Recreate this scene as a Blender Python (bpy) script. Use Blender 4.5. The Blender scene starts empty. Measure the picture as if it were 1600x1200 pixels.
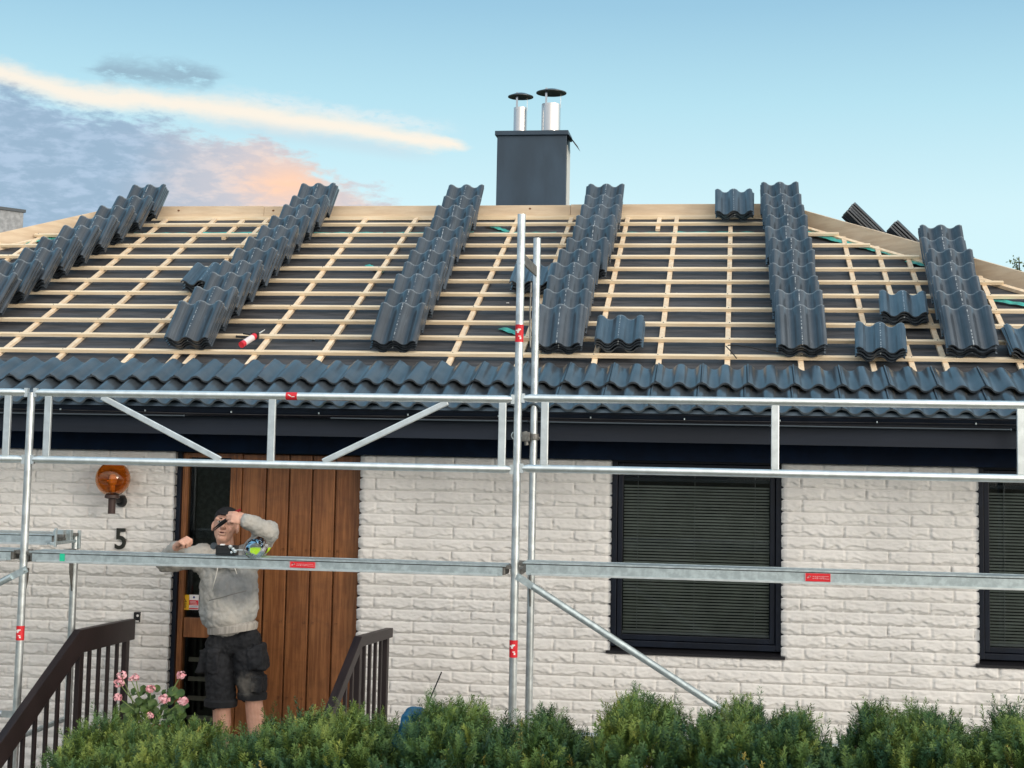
import bpy, math, random
import numpy as np
from mathutils import Vector, Matrix, Euler
rnd = random.Random(7); nr = np.random.RandomState(11)
S = bpy.context.scene; COL = S.collection
CZ = 2.67            # camera height above the garden; geometry below is written relative to the camera point
# ------------------------------------------------------------------ camera
F, PX, PY = 2392.48, 799.66, 492.88
RT = np.array([[0.98974362, 0.14155831, 0.0192043], [-0.00627691, -0.09120863, 0.99581202], [-0.14271707, 0.98571914, 0.08938461]])
cam = bpy.data.cameras.new('camera'); camo = bpy.data.objects.new('camera', cam); COL.objects.link(camo)
cam.sensor_fit = 'HORIZONTAL'; cam.sensor_width = 36; cam.lens = F / 1600 * 36
cam.shift_x = (800 - PX) / 1600; cam.shift_y = (PY - 600) / 1600
cam.clip_start = 0.1; cam.clip_end = 2000
m = Matrix.Identity(4)
for i in range(3):
    m[i][0] = RT[0][i]; m[i][1] = RT[1][i]; m[i][2] = -RT[2][i]
m[2][3] = CZ
camo.matrix_world = m; S.camera = camo
S.view_settings.view_transform = 'Standard'; S.view_settings.look = 'None'
S.view_settings.exposure = 0.38; S.view_settings.gamma = 1
def ray(x, y):
    return RT.T @ np.array([(x - PX) / F, -(y - PY) / F, 1.0])
def P(x, y, Y):
    d = ray(x, y); return Vector(d * Y / d[1])
# ------------------------------------------------------------------ node helper
class E:
    nt = None
    def __init__(s, sock): s.k = sock
    @staticmethod
    def op(o, *a, clamp=False):
        n = E.nt.nodes.new('ShaderNodeMath'); n.operation = o; n.use_clamp = clamp
        for i, v in enumerate(a):
            if isinstance(v, E): E.nt.links.new(v.k, n.inputs[i])
            else: n.inputs[i].default_value = v
        return E(n.outputs[0])
    def __add__(s, o): return E.op('ADD', s, o)
    def __radd__(s, o): return E.op('ADD', s, o)
    def __sub__(s, o): return E.op('SUBTRACT', s, o)
    def __rsub__(s, o): return E.op('SUBTRACT', o, s)
    def __mul__(s, o): return E.op('MULTIPLY', s, o)
    def __rmul__(s, o): return E.op('MULTIPLY', s, o)
    def __truediv__(s, o): return E.op('DIVIDE', s, o)
def sstep(a, b, x):
    n = E.nt.nodes.new('ShaderNodeMapRange'); n.interpolation_type = 'SMOOTHSTEP'
    E.nt.links.new(x.k, n.inputs['Value']); n.inputs['From Min'].default_value = a; n.inputs['From Max'].default_value = b
    n.inputs['To Min'].default_value = 0; n.inputs['To Max'].default_value = 1
    return E(n.outputs[0])
def ramp(x, stops, interp='LINEAR'):
    n = E.nt.nodes.new('ShaderNodeValToRGB'); cr = n.color_ramp; cr.interpolation = interp
    while len(cr.elements) < len(stops): cr.elements.new(0.5)
    for e, (p_, c) in zip(cr.elements, stops): e.position = p_; e.color = (*c, 1)
    if x is not None: E.nt.links.new(x.k, n.inputs[0])
    return n.outputs[0]
def fmap(x, lo, hi, pts):
    """piecewise linear value map through a ramp; pts = [(x, y in 0..1)]"""
    t = (x - lo) / (hi - lo)
    return E(ramp(t, [((a - lo) / (hi - lo), (b, b, b)) for a, b in pts]))
def mixc(f, a, b, mode='MIX'):
    n = E.nt.nodes.new('ShaderNodeMix'); n.data_type = 'RGBA'; n.blend_type = mode
    if isinstance(f, E): E.nt.links.new(f.k, n.inputs[0])
    else: n.inputs[0].default_value = f
    for k, v in ((6, a), (7, b)):
        if isinstance(v, tuple): n.inputs[k].default_value = (*v, 1)
        else: E.nt.links.new(v, n.inputs[k])
    return n.outputs[2]
def noise(vec, scale, detail=4, rough=.55, dist=0.0):
    n = E.nt.nodes.new('ShaderNodeTexNoise'); n.inputs['Scale'].default_value = scale
    n.inputs['Detail'].default_value = detail; n.inputs['Roughness'].default_value = rough; n.inputs['Distortion'].default_value = dist
    if vec is not None: E.nt.links.new(vec, n.inputs['Vector'])
    return E(n.outputs[0])
def comb(x, y, z):
    n = E.nt.nodes.new('ShaderNodeCombineXYZ')
    for i, v in enumerate((x, y, z)):
        if isinstance(v, E): E.nt.links.new(v.k, n.inputs[i])
        else: n.inputs[i].default_value = v
    return n.outputs[0]
def s2l(c):
    return tuple(.90 * ((v / 255 / 12.92) if v / 255 <= .04045 else ((v / 255 + .055) / 1.055) ** 2.4) for v in c)
# ------------------------------------------------------------------ sky
SUN_AZ, SUN_EL = math.radians(128), math.radians(9)      # azimuth clockwise from +Y (into the picture): low, to the right and behind the viewer
w = bpy.data.worlds.new('World'); S.world = w; w.use_nodes = True
nt = w.node_tree; nt.nodes.clear(); E.nt = nt
tc = nt.nodes.new('ShaderNodeTexCoord'); sp = nt.nodes.new('ShaderNodeSeparateXYZ'); nt.links.new(tc.outputs['Generated'], sp.inputs[0])
dx, dy, dz = E(sp.outputs[0]), E(sp.outputs[1]), E(sp.outputs[2])
sky = nt.nodes.new('ShaderNodeTexSky'); sky.sky_type = 'NISHITA'; sky.sun_disc = False
sky.sun_elevation = SUN_EL; sky.sun_rotation = SUN_AZ; sky.ozone_density = 2.0; sky.dust_density = .6; sky.air_density = 1.0
RAD = 180 / math.pi
az = E.op('ARCTAN2', dx, dy) * RAD; el = E.op('ARCSINE', dz) * RAD
grad = ramp(el / 90.0, [(0.0, (0.60, 0.80, 0.82)), (0.10, (0.535, 0.735, 0.785)), (0.145, (0.385, 0.62, 0.715)), (0.185, (0.265, 0.475, 0.62)), (0.30, (0.19, 0.42, 0.60)), (1.0, (0.17, 0.34, 0.52))])
nis = mixc(1.0, sky.outputs[0], (0.085, 0.085, 0.085), 'MULTIPLY')
base = mixc(0.93, nis, grad)
# bright warm evening sky behind the viewer, towards the low sun
sd = Vector((math.sin(SUN_AZ) * math.cos(SUN_EL), math.cos(SUN_AZ) * math.cos(SUN_EL), math.sin(SUN_EL)))
dot = dx * sd.x + dy * sd.y + dz * sd.z
glow = sstep(-.35, 1.0, dot)
back = sstep(.15, -.75, dy) * sstep(-.05, .12, dz)
base = mixc(back * .8, base, (1.10, 1.08, 1.04))
base = mixc(glow * glow * .8, base, (2.0, 1.78, 1.55), 'MIX')
# clouds to the left
cv = comb(az * .16, el * .42, 0.0)
n1 = noise(cv, 1.6, 6, .58, .3); n2 = noise(cv, 5.5, 5, .6, .2)
n3 = noise(cv, 14, 6, .65); edge = el + (n1 - .5) * 2.6 + (n2 - .5) * 1.9 + (n3 - .5) * .9
top = fmap(az, -40, -8, [(-40, .9), (-27.2, .78), (-23.8, .70), (-21.5, .60), (-19.1, .54), (-17.6, .57), (-16.4, .46), (-14, .30), (-12.4, .18), (-9, 0)]) * 6 + 7.9
mass = sstep(.35, -.45, edge - top) * sstep(-7, -11, az)
pink = sstep(-23.5, -17.5, az + (n1 - .5) * 4)
ora = sstep(2.6, .0, E.op('ABSOLUTE', az + 16.7 + (n2 - .5) * 2)) * sstep(1.4, -.2, E.op('ABSOLUTE', el - 9.75 + (n2 - .5) * .8))
mc = mixc(pink, s2l((143, 168, 192)), s2l((196, 190, 196)))
mc = mixc(sstep(.42, .66, n2), mc, mixc(pink, s2l((165, 186, 210)), s2l((222, 203, 196))))
mc = mixc(ora * .95, mc, s2l((250, 200, 165)))
out = mixc(mass * .93, base, mc)
line = fmap(az, -30, -8, [(-30, .50), (-27.2, .45), (-24.3, .345), (-18, .30), (-13.2, .19), (-10.0, .115), (-8, .09)]) * 5 + 10.8
dd = E.op('ABSOLUTE', el - line + (n1 - .5) * .7 + (n3 - .5) * .25)
wid = fmap(az, -30, -9, [(-30, .6), (-22, .6), (-17, .75), (-14, .65), (-11.5, .45), (-10.2, .22), (-9.6, 0), (-9, 0)])
streak = sstep(1.0, .05, dd / (wid * (n2 * .9 + .55) + .02)) * sstep(-9.7, -10.6, az)
out = mixc(streak * .74, out, s2l((252, 232, 210)))
wis = sstep(.45, .0, E.op('ABSOLUTE', el - line - .55 + (n2 - .5) * .8)) * sstep(-9.9, -12, az) * sstep(-21, -17, az) * sstep(.35, .6, n3 + .05); out = mixc(wis * .35, out, s2l((238, 232, 226)))
und = sstep(1.0, .0, E.op('ABSOLUTE', el - line + .55) / .5) * sstep(-10.5, -13, az) * sstep(-22, -17, az)
out = mixc(und * .4, out, s2l((190, 205, 215)))
pa = E.op('ABSOLUTE', el - 13.55 + (n2 - .5) * 1.0 + (n1 - .5) * .8)
patch = sstep(.75, .05, pa + sstep(1.6, 3.0, E.op('ABSOLUTE', az + 21.7)) * .7) * sstep(.40, .56, n2 + .06)
out = mixc(patch * .85, out, s2l((140, 168, 186)))
mot = noise(cv, 2.3, 5, .6, .2); bw = sstep(.52, .66, mot) * sstep(.62, .7, E.op('MULTIPLY', sstep(4, 9, el), sstep(60, 40, el)))
out = mixc(bw * .25 * sstep(.1, -.1, dy), out, (1.4, 1.2, 1.1))
bg = nt.nodes.new('ShaderNodeBackground'); nt.links.new(out, bg.inputs[0]); bg.inputs[1].default_value = 1.0
wo = nt.nodes.new('ShaderNodeOutputWorld'); nt.links.new(bg.outputs[0], wo.inputs[0])
# ------------------------------------------------------------------ sun
sl = bpy.data.lights.new('sun', 'SUN'); so = bpy.data.objects.new('sun', sl); COL.objects.link(so)
sl.energy = 0.75; sl.angle = math.radians(14); sl.color = (1.0, .89, .76)
so.rotation_euler = (-sd).to_track_quat('-Z', 'Y').to_euler()

# ------------------------------------------------------------------ materials
def mat(name, col, rough=.6, metal=0.0, var=0.0, vscale=8, bump=0.0, bscale=60, col2=None, stretch=(1, 1, 1), rnd_amt=0.0, spec=.5, tr=0.0, ior=1.45, coat=0.0, detail=5, lo=.35, hi=.68):
    mt = bpy.data.materials.new(name); mt.use_nodes = True; nt = mt.node_tree; E.nt = nt
    b = nt.nodes['Principled BSDF']; b.inputs['Roughness'].default_value = rough; b.inputs['Metallic'].default_value = metal
    b.inputs['Specular IOR Level'].default_value = spec; b.inputs['IOR'].default_value = ior
    b.inputs['Transmission Weight'].default_value = tr; b.inputs['Coat Weight'].default_value = coat
    t = nt.nodes.new('ShaderNodeTexCoord'); mp = nt.nodes.new('ShaderNodeMapping'); nt.links.new(t.outputs['Object'], mp.inputs[0])
    mp.inputs['Scale'].default_value = stretch; v = mp.outputs[0]
    c = col
    if col2 is not None:
        c = mixc(sstep(lo, hi, noise(v, vscale, detail)), col, col2)
    elif var:
        c = mixc(sstep(lo, hi, noise(v, vscale, detail)), tuple(x * (1 - var) for x in col), tuple(min(1, x * (1 + var)) for x in col))
    if rnd_amt:
        oi = nt.nodes.new('ShaderNodeObjectInfo'); f = E(oi.outputs['Random'])
        hsv = nt.nodes.new('ShaderNodeHueSaturation')
        if isinstance(c, tuple): hsv.inputs['Color'].default_value = (*c, 1)
        else: nt.links.new(c, hsv.inputs['Color'])
        nt.links.new(((f - .5) * 2 * rnd_amt + 1.0).k, hsv.inputs['Value']); c = hsv.outputs[0]
    if isinstance(c, tuple): b.inputs['Base Color'].default_value = (*c, 1)
    else: nt.links.new(c, b.inputs['Base Color'])
    if bump:
        bn = nt.nodes.new('ShaderNodeBump'); bn.inputs['Strength'].default_value = bump; bn.inputs['Distance'].default_value = .004
        nt.links.new(noise(v, bscale, 5, .6).k, bn.inputs['Height']); nt.links.new(bn.outputs[0], b.inputs['Normal'])
    return mt
M = {}
M['tile'] = mat('glazed_tile', (.050, .064, .078), .30, var=.22, vscale=5, bump=.15, bscale=60, spec=.9, coat=.35)
M['tile_end'] = mat('tile_edge', (.035, .042, .052), .7, var=.3, vscale=30, bump=.4, bscale=120)
M['timber'] = mat('batten_timber', (.80, .64, .43), .72, col2=(.88, .76, .57), vscale=3, stretch=(1, 14, 14), bump=.2, bscale=40, rnd_amt=.10)
M['timber2'] = mat('rafter_timber', (.77, .59, .40), .72, col2=(.88, .74, .55), vscale=3, stretch=(12, 1, 12), bump=.2, bscale=40, rnd_amt=.12)
M['ridge'] = mat('ridge_timber', (.62, .49, .35), .72, col2=(.71, .59, .44), vscale=2.5, stretch=(1.5, 1.5, 12), bump=.2, bscale=50)
M['membrane'] = mat('roof_underlay', (.036, .038, .044), .62, col2=(.075, .078, .086), vscale=3.5, stretch=(1, 7, 7), bump=.8, bscale=9)
M['teal'] = mat('teal_tape', (.05, .38, .34), .45, var=.25, vscale=20)
M['paintw'] = mat('white_brick_paint', (.74, .735, .72), .82, col2=(.80, .795, .78), vscale=5, bump=.35, bscale=170)
M['brickw'] = mat('painted_split_brick', (.77, .765, .75), .82, col2=(.83, .825, .81), vscale=5, bump=.4, bscale=170)
def _bw():
    nt = M['brickw'].node_tree; E.nt = nt; b = nt.nodes['Principled BSDF']; prev = b.inputs['Base Color'].links[0].from_socket
    a = nt.nodes.new('ShaderNodeAttribute'); a.attribute_name = 'tint'; t = nt.nodes.new('ShaderNodeTexCoord'); sx_ = nt.nodes.new('ShaderNodeSeparateXYZ'); nt.links.new(t.outputs['Object'], sx_.inputs[0])
    c = mixc(sstep(.55, .05, E(a.outputs['Fac'])) * .55, prev, (.42, .41, .40))          # greyer in the recessed joints
    x, z = E(sx_.outputs[0]), E(sx_.outputs[2]); st = sstep(.56, .74, noise(comb(x * 1.6, 0.0, z * .7), 2.5, 5, .6)); c = mixc(st * .22, c, (.60, .60, .59))
    dr = sstep(.60, .72, noise(comb(x * 14, 0.0, z * .9), 1.6, 4, .6)); c = mixc(dr * .16, c, (.50, .49, .46)); sp = sstep(.68, .74, noise(comb(x * 40, 0.0, z * 40), 1.5, 3, .5)); c = mixc(sp * .25, c, (.52, .50, .47))
    nt.links.new(c, b.inputs['Base Color'])
_bw()
M['navy'] = mat('navy_frame_paint', (.005, .009, .019), .4, var=.2, spec=.35)
M['fascia'] = mat('fascia_paint', (.010, .017, .032), .6, var=.25, vscale=2, stretch=(.3, 1, 3))
M['frieze'] = mat('frieze_paint', (.001, .009, .030), .6, var=.2, spec=.2)
M['flash'] = mat('drip_flashing', (.10, .14, .18), .35, metal=.6, var=.2)
M['galv'] = mat('galvanised_steel', (.62, .68, .70), .34, metal=.75, var=.16, vscale=14, bump=.12, bscale=60)
M['galv2'] = mat('dull_galvanised_steel', (.40, .48, .51), .42, metal=.6, col2=(.56, .66, .69), vscale=26, bump=.15, bscale=80)
M['alu'] = mat('aluminium_tube', (.72, .79, .81), .33, metal=.7, var=.08, vscale=18)
M['dsteel'] = mat('weathered_steel', (.20, .20, .19), .5, metal=.6, var=.3, vscale=30)
M['red'] = mat('red_sticker', (.62, .018, .03), .4, var=.15)
M['white'] = mat('white_print', (.8, .8, .8), .5)
M['green'] = mat('green_tape', (.02, .55, .33), .5)
M['brownrail'] = mat('dark_brown_stain', (.013, .008, .009), .5, col2=(.022, .014, .015), vscale=3, stretch=(6, 1, 1), bump=.2, bscale=60)
M['concrete'] = mat('concrete', (.30, .29, .27), .85, var=.2, vscale=6, bump=.5, bscale=80)
M['soil'] = mat('lawn_soil', (.045, .07, .02), .95, col2=(.07, .055, .035), vscale=.8, bump=.8, bscale=14)
M['black'] = mat('black_plastic', (.012, .013, .015), .42, var=.2)
M['dark'] = mat('dark_interior', (.010, .012, .014), .8)
M['skin'] = mat('skin', (.62, .35, .26), .5, col2=(.72, .44, .34), vscale=18, bump=.15, bscale=90)
M['skin'].node_tree.nodes['Principled BSDF'].inputs['Subsurface Weight'].default_value = .08
M['skin'].node_tree.nodes['Principled BSDF'].inputs['Subsurface Radius'].default_value = (.02, .008, .005)
M['chim'] = mat('painted_sheet_metal', (.036, .064, .098), .45, metal=.1, var=.18, vscale=3, stretch=(1, 1, .4), bump=.2, bscale=5)
M['steel'] = mat('stainless_flue', (.60, .60, .60), .26, metal=.95, var=.06, vscale=6, stretch=(1, 1, .1))
M['capm'] = mat('flue_cap_metal', (.07, .085, .10), .4, metal=.4)
M['wood'] = None
def wood():
    mt = mat('oiled_door_wood', (.27, .085, .022), .42, bump=.25, bscale=30, stretch=(9, 9, .7), var=.1, coat=.15)
    nt = mt.node_tree; E.nt = nt; b = nt.nodes['Principled BSDF']
    t = nt.nodes.new('ShaderNodeTexCoord'); s = nt.nodes.new('ShaderNodeSeparateXYZ'); nt.links.new(t.outputs['Object'], s.inputs[0])
    x, y, z = E(s.outputs[0]), E(s.outputs[1]), E(s.outputs[2])
    g = noise(comb(x * 22, y * 22, z * 1.3), 2.2, 6, .62, .5); fine = noise(comb(x * 130, y * 130, z * 4), 2, 3, .6)
    c = mixc(sstep(.3, .72, g), (.170, .062, .022), (.33, .140, .052))
    c = mixc(sstep(.55, .8, fine) * .45, c, (.16, .048, .014))
    stain_refl = sstep(.46, .60, noise(comb(x * 2.6, y, z * 4.2), 2.0, 4, .6, .6))
    low = sstep(-.75, -1.15, z)
    c = mixc(stain_refl * (low * .72 + .16), c, (.050, .026, .016)); c = mixc(low * .25, c, (.07, .032, .02))  # weathering and reflected darkness painted in as dark bands, strongest low down
    nt.links.new(c, b.inputs['Base Color']); return mt
M['wood'] = wood()
def glassm(name, tint, rough=.03, f0=.5):
    return mat(name, tint, rough, tr=1.0, ior=1.5)
def pane():
    mt = bpy.data.materials.new('window_glass'); mt.use_nodes = True; nt = mt.node_tree; nt.nodes.clear(); E.nt = nt
    o = nt.nodes.new('ShaderNodeOutputMaterial'); mx = nt.nodes.new('ShaderNodeMixShader'); fr = nt.nodes.new('ShaderNodeFresnel'); fr.inputs[0].default_value = 1.5
    tr = nt.nodes.new('ShaderNodeBsdfTransparent'); tr.inputs[0].default_value = (.72, .78, .76, 1); gl = nt.nodes.new('ShaderNodeBsdfGlossy'); gl.inputs['Roughness'].default_value = .03
    gl.inputs['Color'].default_value = (.8, .85, .9, 1)
    nt.links.new(fr.outputs[0], mx.inputs[0]); nt.links.new(tr.outputs[0], mx.inputs[1]); nt.links.new(gl.outputs[0], mx.inputs[2]); nt.links.new(mx.outputs[0], o.inputs[0])
    return mt
M['pane'] = pane()
M['blind'] = mat('blind_slat', (.37, .385, .37), .5, var=.1)
M['blindrail'] = mat('blind_rail', (.30, .31, .33), .5)

# ------------------------------------------------------------------ mesh builder
class MB:
    def __init__(s): s.v = []; s.f = []; s.m = []; s.n = 0; s.cur = 0
    def add(s, vs, fs):
        s.v.extend([tuple(q) for q in vs]); s.f.extend([tuple(i + s.n for i in f) for f in fs]); s.m.extend([s.cur] * len(fs)); s.n += len(vs); return s
    def box(s, c, d, rot=None):
        c = Vector(c); vs = []
        for sx in (-.5, .5):
            for sy in (-.5, .5):
                for sz in (-.5, .5):
                    q = Vector((sx * d[0], sy * d[1], sz * d[2]))
                    if rot is not None: q = rot @ q
                    vs.append(c + q)
        return s.add(vs, [(0, 1, 3, 2), (4, 6, 7, 5), (0, 4, 5, 1), (2, 3, 7, 6), (0, 2, 6, 4), (1, 5, 7, 3)])
    def span(s, x0, x1, y0, y1, z0, z1): return s.box(((x0 + x1) / 2, (y0 + y1) / 2, (z0 + z1) / 2), (x1 - x0, y1 - y0, z1 - z0))
    def beam(s, a, b, w_, h_, up=(0, 0, 1)):
        a = Vector(a); b = Vector(b); d = (b - a); L = d.length; d.normalize()
        side = d.cross(Vector(up)).normalized(); u = side.cross(d)
        R = Matrix((d, side, u)).transposed(); return s.box((a + b) / 2, (L, w_, h_), R)
    def tube(s, pts, r, n=14, cap=True):
        pts = [Vector(q) for q in pts]; rs = r if isinstance(r, (list, tuple)) else [r] * len(pts)
        d0 = (pts[1] - pts[0]).normalized(); ref = Vector((0, 0, 1)) if abs(d0.z) < .9 else Vector((1, 0, 0))
        side = d0.cross(ref).normalized(); vs = []; fs = []
        for i, q in enumerate(pts):
            d = (pts[min(i + 1, len(pts) - 1)] - pts[max(i - 1, 0)]).normalized()
            side = (side - d * side.dot(d)).normalized(); u = d.cross(side)
            for k in range(n):
                a = 2 * math.pi * k / n; vs.append(q + (side * math.cos(a) + u * math.sin(a)) * rs[i])
        for i in range(len(pts) - 1):
            for k in range(n):
                a = i * n + k; b = i * n + (k + 1) % n; fs.append((a, b, b + n, a + n))
        if cap: fs.append(tuple(range(n - 1, -1, -1))); e = (len(pts) - 1) * n; fs.append(tuple(range(e, e + n)))
        return s.add(vs, fs)
    def lathe(s, c, prof, n=32, axis=None):
        c = Vector(c); vs = []; fs = []
        for (r, z) in prof:
            for k in range(n):
                a = 2 * math.pi * k / n; q = Vector((r * math.cos(a), r * math.sin(a), z))
                if axis is not None: q = axis @ q
                vs.append(c + q)
        for i in range(len(prof) - 1):
            for k in range(n):
                a = i * n + k; b = i * n + (k + 1) % n; fs.append((a, b, b + n, a + n))
        return s.add(vs, fs)
    def ball(s, c, r, n=12, k=8, rot=None):
        r = r if isinstance(r, (tuple, list)) else (r, r, r); c = Vector(c); vs = []; fs = []
        vs.append((0, 0, -1)); 
        for i in range(1, k):
            t = math.pi * i / k
            for j in range(n): vs.append((math.sin(t) * math.cos(2 * math.pi * j / n), math.sin(t) * math.sin(2 * math.pi * j / n), -math.cos(t)))
        vs.append((0, 0, 1)); L = len(vs) - 1
        for j in range(n): fs.append((0, 1 + (j + 1) % n, 1 + j)); fs.append((L, L - n + j, L - n + (j + 1) % n))
        for i in range(k - 2):
            for j in range(n):
                a = 1 + i * n + j; b = 1 + i * n + (j + 1) % n; fs.append((a, b, b + n, a + n))
        o = []
        for q in vs:
            q = Vector((q[0] * r[0], q[1] * r[1], q[2] * r[2]))
            if rot is not None: q = rot @ q
            o.append(c + q)
        return s.add(o, fs)
    def cap(s, a, b, ra, rb, n=14, fl=1.0):
        """tapered capsule from a to b; fl flattens the section along Y"""
        a = Vector(a); b = Vector(b); d = (b - a); L = d.length; d = d / max(L, 1e-6)
        ref = Vector((0, 1, 0)) if abs(d.y) < .9 else Vector((1, 0, 0)); sd_ = d.cross(ref).normalized(); u = sd_.cross(d)
        vs = []; fs = []; rings = []
        for i in range(1, 5): t = math.pi / 2 * i / 4; rings.append((-ra * math.cos(t), ra * math.sin(t)))
        for i in range(0, 4): t = math.pi / 2 * i / 4; rings.append((L + rb * math.sin(t), rb * math.cos(t)))
        vs.append(a - d * ra)
        for (h, r) in rings:
            for k in range(n): 
                t = 2 * math.pi * k / n; vs.append(a + d * h + sd_ * (r * math.cos(t)) + u * (r * math.sin(t) * fl))
        vs.append(b + d * rb); L_ = len(vs) - 1
        for k in range(n): fs.append((0, 1 + (k + 1) % n, 1 + k)); fs.append((L_, L_ - n + k, L_ - n + (k + 1) % n))
        for i in range(len(rings) - 1):
            for k in range(n):
                p0 = 1 + i * n + k; p1 = 1 + i * n + (k + 1) % n; fs.append((p0, p1, p1 + n, p0 + n))
        return s.add(vs, fs)
    def build(s, name, mats, parent=None, origin=None, smooth=False, bevel=0.0, local=False):
        me = bpy.data.meshes.new(name); og = Vector(origin) if origin is not None else (Vector(parent['_o']) if parent is not None else Vector((0, 0, 0)))
        vs = s.v if local else [(q[0] - og.x, q[1] - og.y, q[2] - og.z) for q in s.v]
        me.from_pydata(vs, [], s.f)
        mats = mats if isinstance(mats, (list, tuple)) else [mats]
        for q in mats: me.materials.append(q)
        if len(mats) > 1: me.polygons.foreach_set('material_index', s.m)
        if smooth: me.polygons.foreach_set('use_smooth', [True] * len(me.polygons))
        me.update(); o = bpy.data.objects.new(name, me); COL.objects.link(o)
        if parent is not None: o.parent = parent; o['_o'] = tuple(og)
        if parent is not None and origin is not None:
            po = Vector(parent['_o']); o.location = og - po
        if parent is None: o.location = og + Vector((0, 0, CZ)); o['_o'] = tuple(og)
        if bevel:
            b = o.modifiers.new('bevel', 'BEVEL'); b.width = bevel; b.segments = 2; b.limit_method = 'ANGLE'
        if smooth == 'auto':
            me.polygons.foreach_set('use_smooth', [True] * len(me.polygons))
            e = o.modifiers.new('split', 'EDGE_SPLIT'); e.split_angle = math.radians(35)
        return o
def tag(o, label, cat, group=None, kind=None):
    if label: o['label'] = label
    if cat: o['category'] = cat
    if group: o['group'] = group
    if kind: o['kind'] = kind
    return o
def root(name, at, label, cat, group=None):
    o = bpy.data.objects.new(name, None); COL.objects.link(o); o.location = Vector(at) + Vector((0, 0, CZ)); o['_o'] = tuple(at); o.empty_display_size = .2
    return tag(o, label, cat, group)
def npmesh(name, co, quads, mats, parent=None, origin=(0, 0, 0), smooth=False, attr=None):
    me = bpy.data.meshes.new(name); og = np.array(origin, float); co = co - og
    me.vertices.add(len(co)); me.vertices.foreach_set('co', co.astype(np.float32).ravel())
    nq, k = quads.shape; me.loops.add(nq * k); me.polygons.add(nq)
    me.loops.foreach_set('vertex_index', quads.astype(np.int32).ravel())
    me.polygons.foreach_set('loop_start', (np.arange(nq) * k).astype(np.int32)); me.polygons.foreach_set('loop_total', np.full(nq, k, np.int32))
    if smooth: me.polygons.foreach_set('use_smooth', np.ones(nq, bool))
    if attr is not None:
        a = me.attributes.new('tint', 'FLOAT', 'POINT'); a.data.foreach_set('value', attr.astype(np.float32))
    me.materials.append(mats); me.update(calc_edges=True)
    o = bpy.data.objects.new(name, me); COL.objects.link(o); o['_o'] = tuple(origin)
    if parent is not None: o.parent = parent; o.location = Vector(origin) - Vector(parent['_o'])
    else: o.location = Vector(origin) + Vector((0, 0, CZ))
    return o
def vnoise(x, y, seed=0):
    xi = np.floor(x).astype(np.int64); yi = np.floor(y).astype(np.int64); fx = x - xi; fy = y - yi
    fx = fx * fx * (3 - 2 * fx); fy = fy * fy * (3 - 2 * fy)
    def h(a, b):
        n = (a * 374761393 + b * 668265263 + seed * 1442695041) & 0x7fffffff; n = ((n ^ (n >> 13)) * 1274126177) & 0x7fffffff; return ((n ^ (n >> 16)) & 0xffff) / 65535.0
    return (h(xi, yi) * (1 - fx) + h(xi + 1, yi) * fx) * (1 - fy) + (h(xi, yi + 1) * (1 - fx) + h(xi + 1, yi + 1) * fx) * fy
# ------------------------------------------------------------------ key dimensions (metres, camera point = 0)
WY = 10.446          # wall face
TH = 0.4364; C_, S_ = math.cos(TH), math.sin(TH); D1, Z1, G = 10.7462, 0.7069, 0.3285
RS = 3.62            # slope length from the lowest batten to the ridge
def rf(X, s, h=0.0): return Vector((X, D1 + s * C_ - h * S_, Z1 + s * S_ + h * C_))
def XR(s): return .45 + (RS - s) * C_
def XL(s): return -5.93 - (RS - s) * C_
GZ = -CZ; STOOP = -2.17
# ------------------------------------------------------------------ the setting
g = MB(); g.box((0, 60, GZ - .05), (600, 500, .1)); tag(g.build('ground', M['soil']), None, None, kind='structure')
st = MB(); st.span(-4.25, -2.15, 9.0, WY - .01, GZ, STOOP)
for k in range(2): st.span(-4.25, -2.15, 9.0 - .30 * (k + 1), 9.0 - .30 * k, GZ, STOOP - .17 * (k + 1))
tag(st.build('stoop', M['concrete'], bevel=.008), None, None, kind='structure')
gp = MB(); gp.box((-1.2, 9.0, GZ + .01), (9.5, 2.6, .04)); tag(gp.build('paving', M['concrete']), None, None, kind='structure')
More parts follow.
